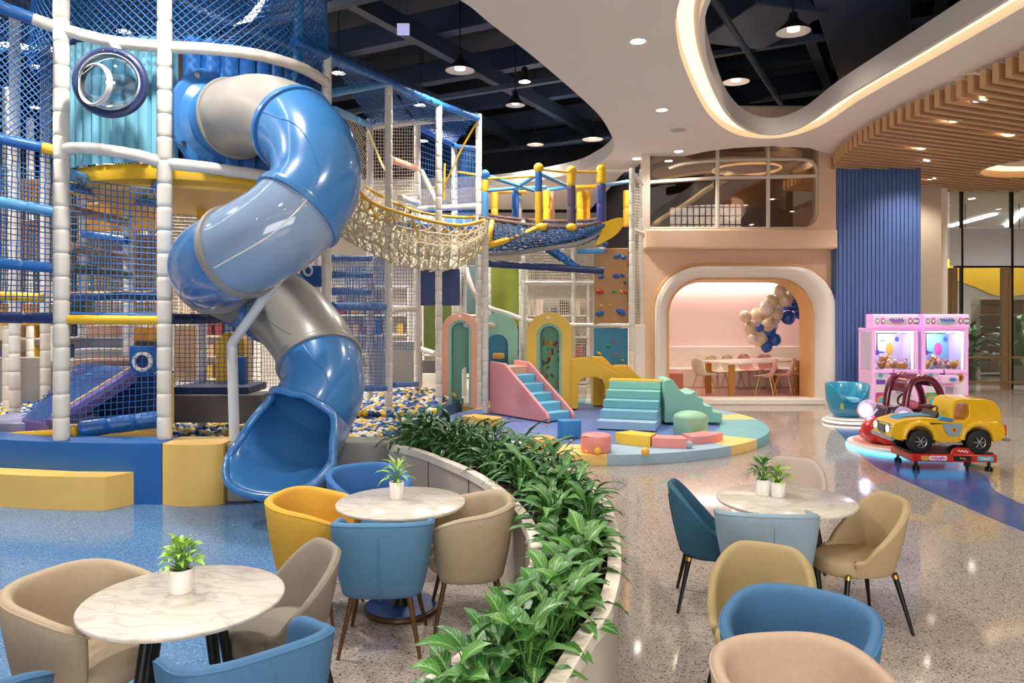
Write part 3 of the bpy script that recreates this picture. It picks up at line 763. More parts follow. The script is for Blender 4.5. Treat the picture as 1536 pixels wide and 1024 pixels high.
# purple slide ramp with its net, porthole sign and navy box
ra, rb_, rc, rd = P(32, 628, 9.0), P(78, 636, 8.6), P(206, 556, 9.6), P(120, 545, 10.6)
th = Vector((0, 0, -.14))
MB().skin([[ra, rb_, rc, rd], [ra + th, rb_ + th, rc + th, rd + th]], closed_v=True, cap=True).build('slide_ramp', PURP, FRM, bevel=.02)
MB().tube([rb_ + Vector((0, -.03, .0)), rc + Vector((0, -.03, .0))], .075, 8).build('ramp_edge', PURP, FRM)
MB().tube([rb_ + Vector((-.03, .04, .09)), rc + Vector((-.03, .04, .09))], .014, 6).build('ramp_trim', SOFTYEL, FRM)
net(quad(ra, rb_, rc, rd), 9, 24, .007, diag=True, sv=12).build('ramp_net', NETB, FRM).location.z += .03
panel(128, 236, 560, 634, 9.9, NAVY, .5, 'box_panel'); panel(234, 248, 562, 640, 8.9, SOFTYEL, .25)
sgn = MB().plate([[(p[0], p[1]) for p in ([(-.17, .17), (.17, .17), (.17, -.05)] + [(.17 * math.cos(a), -.05 - .15 * math.sin(a)) for a in [PI * i / 12 for i in range(1, 12)]] + [(-.17, -.05)])]], lambda u, v, t: P(215, 540, 9.35) + Vector((u, t, v)), 0, .06).build('porthole_board', BLUE, FRM, bevel=.01)
RXM = Matrix.Rotation(PI / 2, 3, 'X')
pc = P(215, 542, 9.33)
MB().lathe([(.085, -.01), (.12, -.01), (.125, .02), (.12, .045), (.085, .045), (.08, .02), (.085, -.01)], 24, pc, RXM).build('porthole_ring', W_PLAS, sgn, local=False)
MB().lathe([(0, .02), (.09, .02), (.09, .0), (0, .0)], 20, pc, RXM).build('porthole_lens', NAVY, sgn)
beam((86, 652, 8.5), (-40, 660, 8.8), YEL, .065); beam((100, 648, 8.5), (118, 647, 8.5), YEL, .09)
beam((118, 645, 8.5), (243, 628, 8.9), BLUE, .1)
MB().skin([[P(140, 655, 8.5), P(240, 636, 8.9), P(240, 655, 8.9), P(140, 662, 8.5)], [P(140, 655, 8.7), P(240, 636, 9.1), P(240, 655, 9.1), P(140, 662, 8.7)]], closed_v=True, cap=True).build('kerb_wedge', SOFTYEL, FRM)
panel(-60, 84, 634, 650, 8.95, mat('lilac_mat', (150, 150, 190), .5), .9, 'entry_mat')
# grey mats behind the slide mouth
panel(258, 392, 592, 634, 10.3, DGREY, .5, 'mat'); panel(258, 372, 580, 592, 10.4, NAVY, .8, 'mat')
ap = arch_pts(-.22, .22, 0, .95, 12)
MB().plate([ap], lambda u, v, t: P(345, 592, 11.4) + Vector((u, t, v)), 0, .2).build('arch_block', YEL, FRM, bevel=.02)
panel(346, 366, 535, 590, 11.0, BLUE, .15, 'block')
# play panels behind the elbow
panel(449, 482, 398, 430, 11.6, BLUE, .1); 
MB().tube([P(462 + 6 * math.cos(a), 406 + 7 * math.sin(a), 11.55) for a in [2 * PI * i / 14 for i in range(14)]], .018, 6, closed=True).build('ring', W_PLAS, FRM)
# nets
def netq(corners, nu, nv, m, r=.007, diag=False, jit=.006, sag=0.0, name='net', su=8, sv=8):
    return net(quad(*corners, sag=sag), nu, nv, r, su, sv, jit, diag).build(name, m, FRM)
netq((P(-60, 480, 8.15), P(84, 477, 8.16), P(84, 320, 8.16), P(-60, 294, 7.8)), 17, 20, NETB)
netq((P(-60, 290, 7.8), P(84, 316, 8.16), P(84, 232, 8.16), P(-60, 200, 7.7)), 17, 11, NETB)
netq((P(-60, 200, 8.3), P(84, 226, 8.3), P(84, 50, 8.3), P(-60, 10, 8.0)), 14, 18, NETB, diag=True)
netq((P(102, 640, 8.3), P(240, 625, 8.3), P(240, 482, 8.3), P(102, 482, 8.3)), 15, 16, NETB, .004)
netq((P(102, 478, 8.25), P(240, 478, 8.25), P(240, 285, 8.4), P(102, 268, 8.3)), 15, 22, NETB)
netq((P(262, 578, 10.6), P(392, 578, 11.2), P(392, 482, 11.2), P(262, 482, 10.6)), 18, 14, NETB, .006)
netq((P(60, 235, 10.8), P(84, 235, 9.2), P(84, 90, 9.2), P(60, 80, 10.8)), 8, 18, NETB)
netq((P(0, 470, 11), P(118, 470, 12), P(118, 270, 12), P(0, 250, 11)), 24, 34, NETD)
netq((P(104, 480, 12.6), P(240, 480, 13), P(240, 300, 13), P(104, 290, 12.6)), 30, 36, NETD)
netq((P(150, 560, 14.6), P(300, 560, 14.6), P(300, 250, 14.6), P(150, 240, 14.6)), 40, 60, NETW)
netq((P(392, 580, 13.0), P(478, 580, 13.2), P(478, 430, 13.2), P(392, 430, 13.0)), 20, 28, NETW)
netq((P(499, 580, 10.1), P(578, 580, 12.4), P(578, 465, 12.4), P(499, 465, 10.1)), 36, 22, NETB, .006)
netq((P(499, 458, 10.1), P(576, 458, 12.4), P(576, 385, 12.4), P(499, 385, 10.1)), 36, 14, NETB, .006)
netq((P(520, 520, 14.4), P(626, 525, 15.4), P(626, 400, 15.4), P(520, 400, 14.4)), 24, 24, NETB, .006)
# upper nets
netq((P(555, 335, 14.6), P(626, 330, 15.4), P(626, 192, 15.4), P(555, 190, 14.6)), 18, 28, NETW)
netq((P(478, 320, 13.2), P(555, 330, 14.6), P(555, 190, 14.6), P(478, 165, 13.2)), 20, 26, NETW, diag=True)
netq((P(626, 310, 15.4), P(682, 310, 17), P(682, 219, 17), P(626, 190, 15.4)), 15, 14, NETB, .006)
netq((P(682, 330, 17), P(716, 330, 14.95), P(716, 226, 14.95), P(682, 219, 17)), 15, 12, NETB, .006)
netq((P(490, 84, 9.95), P(583, 124, 12.53), P(626, 188, 15.4), P(555, 188, 14.6)), 16, 22, NETB, .0075, diag=True, sv=16, name='roof_net')
netq((P(583, 124, 12.53), P(718, 178, 14.8), P(682, 219, 17), P(626, 188, 15.4)), 14, 14, NETB, .0075, diag=True, sv=16, name='roof_net')
for pts in ([(716, 182, 14.75), (692, 224, 14.9), (680, 250, 15.0), (664, 278, 15.2), (640, 282, 15.3)], [(553, 196, 14.5), (570, 240, 13.8), (578, 256, 13.2)], [(667, 245, 15.3), (666, 300, 15.3)], [(688, 258, 15.2), (714, 262, 14.9)]):
    MB().tube(smooth([P(*p) for p in pts], 5), .022, 6).build('edge_rope', NETY, FRM)
dk_ = [P(590, 332, 13.4), P(716, 340, 14.7), P(704, 326, 16.6), P(626, 322, 16.0)]
MB().skin([dk_, [q + Vector((0, 0, -.1)) for q in dk_]], closed_v=True, cap=True).build('deck', BLUE, FRM, bevel=.02)
# net dome above the tower
def cyl(c, r0, r1, z0, z1, a0=0, a1=2 * PI): return lambda u, v: Vector((c[0] + lerp(r0, r1, v) * math.cos(a0 + (a1 - a0) * u), c[1] + lerp(r0, r1, v) * math.sin(a0 + (a1 - a0) * u), lerp(z0, z1, v)))
net(cyl((-4.25, 9.95), 1.8, 1.72, 4.98, 7.1), 124, 24, .006, 90, 12, .004, diag=True).build('net_drum', NETB, FRM)
net(cyl((-7.8, 10.4), .3, 4.3, 6.9, 6.95), 110, 26, .0075, 120, 14, .01, diag=True).build('canopy_net', NETB, FRM)
padded_path([P(452, -30, 9.9), P(448, 30, 9.9), P(446, 90, 9.8), P(437, 118, 9.5)], .06).build('canopy_post', LBLUE, FRM)
tag(MB().tube([Vector((-7.8 + 4.2 * math.cos(a), 10.27 + 4.2 * math.sin(a), 7.02)) for a in [2 * PI * i / 80 for i in range(80)]], .05, 8, closed=True).build('led_ring', EMRING), 'large white glowing ring light above the blue net canopy', 'light')

# bubble window hanging from the hoop
BUB = thing('bubble_window', 'round bubble window with dark blue rim hanging from the white hoop', 'window', P(166, 124, 7.95))
bc = P(166, 124, 7.95); k = 7.95 / FPX
R0 = Matrix.Rotation(math.radians(12), 3, 'Z') @ RXM
def ringp(r, w, h): return [(r - w, 0), (r - w * .6, h * .8), (r, h), (r + w * .6, h * .8), (r + w, 0), (r + w * .6, -h * .8), (r, -h), (r - w * .6, -h * .8), (r - w, 0)]
MB().lathe(ringp(47 * k, 6.5 * k, .05), 48, bc, R0).build('rim', NAVY, BUB)
MB().lathe(ringp(41 * k, 2.2 * k, .06), 48, bc, R0).build('inner_rim', W_PLAS, BUB)
BUBG = glass('bubble_glass', (214, 226, 240), .22, .05)
MB().lathe([(42 * k * math.cos(t), .26 * math.sin(t)) for t in [PI / 2 * i / 10 for i in range(11)]], 40, bc, R0).build('bubble', BUBG, BUB)
R1 = Matrix.Rotation(math.radians(-22), 3, 'Z') @ RXM
MB().lathe([(q[0] , q[1]) for q in ringp(29 * k, 2.4 * k, .035)], 40, P(143, 127, 7.72), R1).build('opening_ring', W_PLAS, BUB)
MB().tube([P(150, 150, 7.72), P(160, 160, 7.8), P(185, 156, 7.9)], .014, 6).build('inner_bar', W_PLAS, BUB)
MB().tube([P(166, 62, 8.12), P(177, 74, 8.0), P(177, 80, 7.97)], .035, 8).build('hanger', W_PLAS, BUB)
for a in (80, 100, 60): 
    MB().ball(bc + R0 @ Vector((47 * k * math.cos(math.radians(a)), 47 * k * math.sin(math.radians(a)), .05)), .012, 8, 6).build('bolt', CHROME, BUB)

# ------------------------------------------------------------------ tube slide
SL = thing('tube_slide', 'spiral blue and grey tube slide coming down from the tower drum', 'slide', (-2.7, 7.6, 0))
key = [P(338, 182, 8.72), P(386, 172, 8.25), P(434, 188, 7.85), P(470, 228, 7.45), P(470, 284, 7.2), P(427, 336, 7.0), P(366, 374, 7.05), P(323, 396, 7.5), P(327, 412, 8.35), P(376, 440, 8.9), P(430, 470, 8.65), P(472, 522, 8.2), P(484, 580, 7.9), P(464, 622, 7.72)]
path = smooth(key, 10)
TR = .43
def sect(i0, i1, m, r=TR, name='tube_section'):
    a, b = round(i0 * 10), round(i1 * 10); pts = path[a:b + 1]; n = len(pts)
    full = [path[max(0, a - 1)]] + pts
    mb = MB().tube(pts, [r] * n, 40, cap=False)
    mb2 = MB().tube(list(reversed(pts)), [r - .018] * n, 40, cap=False)
    mb.add(mb2.v, mb2.f)
    return mb.build(name, m, SL, ang=60, fix=False)
def flange(i, m, r=TR, w=.035):
    a = round(i * 10); c = path[a]; t = (path[min(a + 1, len(path) - 1)] - path[max(a - 1, 0)]).normalized()
    R = t.to_track_quat('Z', 'X').to_matrix()
    prof = [(r - .02, -w), (r + .025, -w), (r + .032, 0), (r + .025, w), (r - .02, w), (r - .02, -w)]
    return MB().lathe(prof, 48, c, R).build('flange', m, SL, ang=30)
sect(0, .45, SLB); sect(.45, 2.15, SLG); sect(2.15, 4.55, SLB); sect(4.55, 6.1, SLC); sect(6.1, 7.9, SLB); sect(7.9, 8.9, SLG); sect(8.9, 9.7, SLB); sect(9.7, 11.3, SLG); sect(11.3, 13, SLB)
flange(.45, SLG, TR, .02); flange(2.15, SLB); flange(4.55, SLB); flange(6.1, GREYV); flange(7.9, SLG); flange(8.9, SLB); flange(9.7, SLB, TR, .05); flange(11.3, SLG)
for a_, b_, m_ in ((46, 61, W_PLAS), (22, 45, SLB), (62, 78, SLB), (98, 112, SLG), (114, 130, SLB)):   # moulded seams along the tube
    sp_ = []
    for i in range(a_, b_):
        t = (path[i + 1] - path[i - 1]).normalized(); q = Vector((.12, -1, -.25)); q = (q - t * q.dot(t)).normalized(); sp_.append(path[i] + q * (TR + .001))
    MB().tube(sp_, .008 if m_ is W_PLAS else .006, 6).build('seam', m_, SL)
t0 = (path[1] - path[0]).normalized(); R = t0.to_track_quat('Z', 'X').to_matrix(); c0 = path[0] - t0 * .1
MB().lathe([(TR, -.03), (.6, -.03), (.62, 0), (.6, .03), (TR + .08, .04), (TR, .1), (TR, -.03)], 48, c0, R).build('mount_plate', SLB, SL, ang=30)
for a in (35, 125, 215, 305):
    bc_ = c0 + R @ Vector((.56 * math.cos(math.radians(a)), .56 * math.sin(math.radians(a)), .04))
    MB().lathe([(0, .02), (.03, .02), (.035, .0), (.0, -.03)], 12, bc_, R).build('bolt', CHROME, SL)
# flared mouth: full circle at the tube, opening to a lipped trough
e0 = path[-1]; te = (path[-1] - path[-3]).normalized()
mouth = smooth([e0 - te * .02, P(453, 636, 7.56), P(438, 648, 7.36), P(422, 657, 7.2), P(407, 664, 7.05), P(397, 668, 6.95)], 6); nm = len(mouth)
def mframe(s):
    f = s * (nm - 1); i = min(int(f), nm - 2); c = mouth[i].lerp(mouth[i + 1], f - i)
    t = (mouth[min(i + 2, nm - 1)] - mouth[max(i - 1, 0)]).normalized(); t = te.lerp(t, min(1, s * 3)); t.z *= lerp(1, .6, s); t.normalize()
    side = t.cross(Vector((0, 0, 1))).normalized(); return c, side, side.cross(t).normalized()
rows_i = []; rows_o = []
NR = 26
for i in range(NR):
    s0_ = i / (NR - 1)
    amax = math.radians(lerp(152, 80, min(1, s0_ * 1.15) ** .9)); row = []; rowo = []
    for j in range(41):
        v = j / 20 - 1; a = amax * v
        s = s0_ * (1 - .34 * abs(v) ** 2.4 * s0_)
        c, side, up = mframe(s)
        wid = 1 + .42 * s ** 2; dep = 1 - .36 * s; fl_ = 1 + .16 * s0_ * abs(v) ** 5
        n_ = side * math.sin(a) - up * math.cos(a)
        q = c + side * (TR * wid * fl_ * math.sin(a)) - up * (TR * dep * math.cos(a)) - up * (TR * (1 - dep))
        roll = max(0, s0_ - .86) / .14
        q = q - up * .05 * roll ** 2
        row.append(q); rowo.append(q + n_ * .022)
    rows_i.append(row); rows_o.append(rowo)
mb = MB().skin(rows_i); mb.skin([list(reversed(r)) for r in rows_o])
trough = mb.build('exit_trough', SLB, SL, ang=60, fix=False)
c_, sd_, up_ = mframe(0)
brim = [c_ + te * .03 * math.cos(math.radians(a - 180)) + (sd_ * math.sin(math.radians(a)) - up_ * math.cos(math.radians(a))) * TR * (1 + .1 * max(0, math.cos(math.radians((a - 180) * 3)))) for a in range(162, 200, 9)]
lip = [r[0] for r in rows_i] + rows_i[-1][1:-1] + [r[-1] for r in reversed(rows_i)] + [q for b_ in brim for q in (b_, b_)]
MB().tube(smooth(lip[1:-1:2], 3), .04, 10, closed=True).build('lip', SLB, SL, ang=60)
sp = padded_path(smooth([P(420, 416, 7.5), P(400, 440, 7.55), P(376, 476, 7.75), P(355, 504, 7.95), P(348, 516, 8.05)], 4), .052, .5)
sp.build('support_arm', W_PLAS, SL, ang=60)
padded(P(348, 512, 8.05), (P(348, 512, 8.05).x, 8.12, KZ), .055, .9).build('support_post', W_PLAS, SL, ang=60)
# ------------------------------------------------------------------ rope tunnel and rope bridge
RT = thing('rope_tunnel', 'sagging beige rope net tunnel with yellow edge ropes behind the tube slide', 'net', P(640, 410, 12.2))
def trk(pts):
    s = smooth([P(*p) for p in pts], 8)
    return lambda u: s[min(len(s) - 1, int(u * (len(s) - 1)))].lerp(s[min(len(s) - 1, int(u * (len(s) - 1)) + 1)], u * (len(s) - 1) - int(u * (len(s) - 1)))
E1 = trk([(520, 262, 10.4), (552, 300, 11.2), (596, 318, 12.0), (640, 330, 12.8), (690, 338, 13.6), (727, 330, 14.0)])
E2 = trk([(548, 280, 13.0), (575, 296, 13.4), (610, 312, 13.9), (650, 322, 14.3), (700, 326, 14.8), (732, 322, 15.0)])
BB = trk([(505, 352, 10.9), (545, 375, 11.6), (590, 396, 12.3), (640, 408, 12.9), (690, 402, 13.6), (722, 372, 14.2)])
BF = trk([(500, 322, 10.4), (538, 345, 11.1), (586, 365, 11.8), (640, 374, 12.5), (695, 374, 13.3), (730, 352, 13.8)])
def hammock(u, v):
    a, f, b, e = E1(u), BF(u), BB(u), E2(u)
    if v < .35: t = v / .35; return a.lerp(f, t)
    if v < .6:
        t = (v - .35) / .25; m = f.lerp(b, .35) + Vector((0, -.05, -.03)); return (f * (1 - t) ** 2 + m * 2 * t * (1 - t) + b * t * t)
    t = (v - .6) / .4; m = b.lerp(e, .5) + Vector((0, .35, -.25)); return (b * (1 - t) ** 2 + m * 2 * t * (1 - t) + e * t * t)
net(hammock, 15, 9, .010, 40, 22, .008, diag=True).build('rope_net', ROPE, RT, ang=80)
net(hammock, 18, 7, .015, 40, 22, .012).build('rope_net', ROPE, RT, ang=80)
MB().tube([E1(i / 30) for i in range(31)], .032, 8).build('edge_rope', NETY, RT)
MB().tube([E2(i / 30) for i in range(31)], .03, 8).build('edge_rope', NETY, RT)
MB().tube([E1(i / 40) + Vector((0, -.02, -.13 - .05 * math.sin(i * 1.9))) for i in range(41)], .016, 6).build('edge_rope', NETY, RT)
for i in range(7): 
    u = (i + .5) / 7; MB().tube([E1(u), E1(u) + Vector((.1, .0, -.25)), hammock(min(1, u + .05), .22)], .016, 6).build('hanging_rope', NETY if i % 2 else ROPE, RT)

BRG = thing('rope_bridge', 'high rope bridge with colourful padded posts and dark sagging nets', 'bridge', (0.6, 15.0, 2.9))
def bpost(px, d, cuts, r=.075):                  # cuts: (y_top, y_bottom, material)
    for y0, y1, m in cuts: padded(P(px, y1, d), P(px, y0, d), r, .5, 14).build('post', m, BRG, ang=60)
bpost(727, 14.9, ((262, 270, BLUE), (270, 288, YEL), (288, 334, LBLUE)))
bpost(808, 14.6, ((258, 288, BLUE), (288, 342, YEL)), .07)
bpost(857, 14.8, ((257, 279, YEL), (279, 342, mat('plum_vinyl', (88, 78, 100), .45))), .085)
bpost(902, 15.0, ((254, 276, YEL), (276, 336, mat('indigo_vinyl', (62, 74, 138), .45))), .095)
for px, d, m in ((742, 17, YELB), (773, 17.2, BLUE), (778, 17.4, GREYV), (820, 16.8, YEL), (827, 17.2, PEACHV), (870, 17, YEL), (880, 17.2, YELB), (940, 17.1, YELB)):
    bpost(px, d, ((286, 340, m),), .08)
for px, d, y in ((727, 14.9, 262), (808, 14.6, 252), (857, 14.8, 256), (902, 15.0, 254)):
    MB().ball(P(px, y, d), .1, 12, 8).build('post_cap', BLUE if px == 727 else YEL, BRG)
padded(P(728, 620, 14.0) * 1.0, P(728, 330, 14.0), .06).build('post', W_PAD, BRG, ang=60)
for a, b, m in (((727, 268, 14.9), (808, 264, 14.6), NETY), ((808, 254, 14.6), (857, 259, 14.8), NETY), ((857, 258, 14.8), (902, 258, 15.0), NETY), ((902, 257, 15.0), (946, 256, 15.5), W_PAD)):
    MB().tube([P(*a), P(*b)], .022, 6).build('top_rope', m, BRG)
for a, b in (((735, 265, 15), (800, 286, 16.8)), ((812, 262, 14.8), (852, 280, 16.6)), ((727, 286, 15.2), (775, 282, 17.1)), ((775, 283, 17.1), (820, 280, 16.9)), ((820, 285, 16.9), (870, 278, 17)), ((905, 278, 15.1), (942, 272, 16.9)), ((770, 284, 17), (806, 262, 14.7))):
    beam_ = padded(P(*a), P(*b), .04, .4, 10).build('tube', LBLUE, BRG, ang=60)
beam_ = padded(P(727, 287, 17.3), P(790, 287, 17.3), .05).build('tube', YELB, BRG); padded(P(862, 281, 16.9), P(900, 279, 16.9), .05).build('tube', YEL, BRG)
UE = trk([(719, 327, 14.6), (760, 333, 14.4), (808, 340, 14.3), (850, 341, 14.5), (880, 339, 14.7), (905, 333, 15.0)])
LE = trk([(730, 380, 14.6), (770, 378, 14.3), (820, 371, 14.2), (860, 365, 14.4), (885, 355, 14.7), (905, 340, 15.0)])
UB = trk([(722, 322, 16.2), (760, 327, 16.2), (808, 331, 16.2), (850, 332, 16.2), (880, 331, 16.2), (905, 327, 16.3)])
def belly(u, v):
    a, b, c = UE(u), LE(u), UB(u)
    if v < .5: t = v * 2; return a.lerp(b, t) + Vector((0, -.2 * math.sin(PI * t), -.04 * math.sin(PI * t)))
    t = v * 2 - 1; return b.lerp(c, t) + Vector((0, 0, -.25 * math.sin(PI * t)))
net(belly, 30, 18, .011, 36, 20, .012).build('belly_net', NETD, BRG, ang=80)
net(belly, 16, 12, .011, 36, 20, .02, diag=True).build('belly_net', NETB, BRG, ang=80)
BROWNR = mat('brown_rope', (110, 82, 70), .8)
MB().tube([UE(i / 24) for i in range(25)], .045, 8).build('hand_rope', BROWNR, BRG)
MB().tube([UB(i / 24) for i in range(25)], .04, 8).build('hand_rope', BROWNR, BRG)
MB().tube([LE(i / 24) + Vector((0, -.05, -.02)) for i in range(25)], .045, 8).build('bottom_tube', GREYV, BRG)
MB().tube(smooth([P(732, 368, 14.3), P(760, 360, 14.2), P(785, 352, 14.2), P(800, 345, 14.2), P(812, 341, 14.3)], 5), .06, 8).build('yellow_sleeve', YEL, BRG)
MB().tube(smooth([P(738, 332, 14.4), P(736, 345, 14.2), P(733, 358, 14.2), P(722, 378, 14.2)], 5), .05, 8).build('yellow_sleeve', YEL, BRG)
for px, py, d in ((812, 341, 14.2), (857, 341, 14.4)): MB().ball(P(px, py, d), .09, 12, 8, (1.2, 1, .9)).build('yellow_cuff', YEL, BRG)
# yellow end flap
fl_ = [(893, 340), (905, 334), (920, 328), (932, 326), (937, 330), (934, 340), (924, 352), (908, 362), (892, 369), (898, 358), (900, 350)]
fp = smooth([P(a, b, 14.9) for a, b in fl_], 3, closed=True)
MB().plate([[(p.x, p.z) for p in fp]], lambda u, v, t: Vector((u, 14.85 + t + (u - 1.8) * .25, v)), 0, .16).build('end_flap', YEL, BRG, bevel=.03)
padded(P(732, 395, 14.3), P(905, 406, 14.6), .07, .6).build('beam', NAVY, BRG, ang=60)
padded(P(866, 377, 14.9), P(906, 376, 15), .055, .4).build('beam', LBLUE, BRG, ang=60)
netq_ = net(quad(P(815, 374, 14.4), P(860, 402, 14.5), P(868, 398, 15.2), P(826, 366, 15.2)), 18, 10, .018, 8, 8, .02, diag=True).build('net', NETB, BRG)

# climbing wall bay under the bridge
CW = thing('climbing_wall', 'tan climbing board with blue holds above a teal board in white frame', 'climbing wall', P(918, 600, 15.6))
TANB = wood('tan_climbing_board', (176, 132, 86), (160, 118, 74), (1, 1, 6), .55)
TEALB = mat('teal_board', (34, 120, 162), .45)
def fpanel(px0, px1, py0, py1, d, m, par, th=.06, name='panel'):
    a = P(px0, py1, d); b = P(px1, py0, d)
    return MB().box(((a.x + b.x) / 2, d + th / 2, (a.z + b.z) / 2), (b.x - a.x, th, b.z - a.z)).build(name, m, par, bevel=.015)
fpanel(891, 943, 372, 487, 15.6, TANB, CW, name='board'); fpanel(945, 964, 388, 486, 15.9, mat('grey_tan_board', (150, 126, 100), .6), CW, name='board')
fpanel(891, 942, 492, 575, 15.6, TEALB, CW, name='board'); fpanel(947, 968, 487, 612, 15.7, SURR, CW, .3)
for px in (948, 893, 860, 785, 962): padded(P(px, 600, 15.4 if px == 948 else 15.9), P(px, 252 if px == 948 else (372 if px in (893,) else (254 if px == 962 else 330)), 15.4 if px == 948 else 15.9), .062 if px == 948 else .045, .25).build('post', W_PAD, CW, ang=60)
for a, b in (((786, 424, 15.9), (893, 424, 15.9)), ((838, 487, 15.9), (948, 488, 15.4)), ((946, 256, 15.4), (964, 276, 15.9)), ((948, 344, 15.4), (964, 350, 15.9)), ((880, 376, 15.9), (906, 374, 15.7))):
    padded(P(*a), P(*b), .045, .4, 10).build('rail', W_PAD, CW, ang=60)
HB = mat('hold_blue', (30, 90, 160), .5); HR = mat('hold_red', (180, 60, 50), .5); HY_ = mat('hold_yellow', (220, 180, 50), .5); HG = mat('hold_green', (50, 150, 100), .5)
rh = random.Random(3)
for px, py, m, s in ((908, 366, HB, 1), (926, 384, HB, 1.2), (936, 386, HB, 1), (902, 415, HB, 1), (924, 414, HB, 1.1), (934, 413, HB, .9), (900, 437, HR, 1.3), (921, 437, HG, .8), (932, 437, HY_, .8), (938, 438, HR, .8), (900, 470, HB, 1.3), (932, 468, HB, 1.6), (906, 376, HB, .8), (938, 424, HB, .6), (902, 458, HY_, .5), (915, 457, HY_, .4), (914, 520, HG, .6), (921, 512, HR, .5), (899, 530, HY_, .8), (925, 532, HR, .5), (934, 540, HY_, .5), (912, 517, HG, .6)):
    c = P(px, py, 15.58)
    MB().ball(c, .042 * s, 8, 6, (1.3 + rh.random() * .5, .8, .8 + rh.random() * .4), Matrix.Rotation(rh.uniform(-.6, .6), 3, 'Y')).build('climbing_hold', m, CW)
net(quad(P(786, 590, 15.95), P(892, 590, 15.95), P(892, 340, 15.95), P(786, 340, 15.95)), 34, 60, .006, 6, 6, .004).build('net', NETW, CW)
net(quad(P(946, 487, 15.6), P(963, 487, 15.95), P(963, 262, 15.95), P(946, 258, 15.6)), 12, 50, .006, 6, 6, .004).build('net', NETW, CW)

# boards and rails behind the rope tunnel
BK = thing('play_bay', 'play bay of olive and navy boards with curved white rail behind the rope tunnel', 'climbing frame', P(720, 600, 17.5))
OLV = mat('olive_board', (126, 138, 44), .6, var=.25, vscale=3); DOLV = mat('dark_olive_board', (84, 96, 36), .6, var=.4, vscale=3)
fpanel(737, 780, 395, 490, 17.6, OLV, BK, name='board'); fpanel(635, 682, 450, 530, 17.8, DOLV, BK, name='board'); fpanel(629, 688, 402, 458, 16.2, NAVY, BK, .5, 'board'); fpanel(700, 722, 398, 470, 17.7, mat('grey_green_board', (84, 110, 110), .6), BK, name='board')
for px, d in ((696, 16.6), (690, 17.2), (733, 17.4), (782, 17.0), (788, 17.6), (660, 17), (630, 17.3)): padded(P(px, 610, d), P(px, 395, d), .055).build('post', W_PAD, BK, ang=60)
MB().tube(smooth([P(699, 402, 16.9), P(704, 420, 16.8), P(714, 445, 16.7), P(733, 461, 16.6), P(760, 470, 16.5), P(790, 480, 16.4), P(835, 488, 16.3)], 6), .055, 10).build('rail', W_PAD, BK)
MB().tube([P(627, 522, 16.6), P(652, 530, 16.4)], .06, 10).build('rail', W_PAD, BK)
fpanel(560, 632, 512, 578, 16.8, GREYV, BK, .2); fpanel(628, 664, 540, 560, 18.2, DGREY, BK); fpanel(628, 664, 560, 606, 18.0, SURR, BK)
fpanel(690, 790, 500, 560, 18.4, mat('deep_blue_board', (60, 90, 120), .6), BK)
# shop fixtures far behind the nets
SHW = mat('shop_shelf_white', (220, 212, 200), .5)
GOODS = [mat('goods_%d' % i, c, .6) for i, c in enumerate(((150, 60, 50), (60, 80, 110), (190, 150, 110), (220, 200, 180), (80, 60, 56), (200, 160, 60)))]
rg = random.Random(11)
for si, (px, d, nm) in enumerate(((822, 21, 'white shop display shelf behind the climbing bay net'), (690, 23, 'white shop display shelf behind the olive board'), (560, 23, 'white shop display shelf seen through the net tower'), (330, 22, 'white shop display shelf seen behind the slide tube'), (120, 21, 'white shop display shelf seen between the tower posts'), (20, 20, 'white shop display shelf at far end of the play hall'))):
    b = P(px, 600, d); b.z = 0
    sh = thing('display_shelf', nm, 'shelf', b, 0, 'shop display shelves')
    w = 2.2
    for s in (-1, 1): MB().box((b.x + s * w / 2, d, 1.4), (.06, .5, 2.8)).build('side_panel', SHW, sh)
    MB().box((b.x, d + .24, 1.4), (w, .04, 2.8)).build('back_panel', SHW, sh)
    for z in (.05, .7, 1.3, 1.9, 2.75): MB().box((b.x, d, z), (w, .5, .05)).build('shelf', SHW, sh)
    for z in (.075, .725, 1.325, 1.925):
        x = b.x - w / 2 + .16
        while x < b.x + w / 2 - .16:
            h = rg.uniform(.2, .42); ww = rg.uniform(.12, .24)
            tag(MB().box((x, d - .02, z + h / 2), (ww, .26, h), 0).build('boxed_toy', GOODS[rg.randrange(6)], bevel=.015), 'small boxed toy on ' + nm.split(' shelf ')[0] + ' shelf ' + nm.split(' shelf ')[1], 'toy', 'toys on shelf %s' % nm[-24:])
            x += ww + rg.uniform(.1, .25)

# ------------------------------------------------------------------ soft play podium
PDZ = .14
pcx, pcy, prad = 1.15, 13.1, 3.15
SEGC = {'pale': mat('podium_pale', (206, 212, 214), .45), 'blue': mat('podium_blue', (160, 192, 214), .45), 'teal': mat('podium_teal', (112, 176, 184), .45), 'yellow': mat('podium_yellow', (244, 208, 122), .45), 'orange': mat('podium_orange', (242, 188, 130), .45), 'slate': mat('podium_slate', (140, 172, 200), .45)}
MATP = mat('podium_mat', (102, 128, 188), .4)
PODL = [(-1.05, 9.0), (-1.2, 11.5), (-1.24, 13.6), (-.9, 16.2)]
def clipx(x, y):                                 # straight edge toward the ball pit
    for (a, b), (c, d) in zip(PODL, PODL[1:]):
        if b <= y <= d:
            lim = a + (c - a) * (y - b) / (d - b) + .04
            return max(x, lim)
    return x
POD = thing('soft_play_podium', 'low round play podium with pastel rim segments and lilac blue mat', 'podium', (pcx, pcy, 0))
pts = []
for i in range(72):
    a = 2 * PI * i / 72; x = pcx + prad * .76 * math.cos(a); y = pcy + prad * .76 * math.sin(a); pts.append((clipx(x, y), y))
MB().prism(pts, 0, PDZ - .015).build('mat', MATP, POD, smooth_=False)
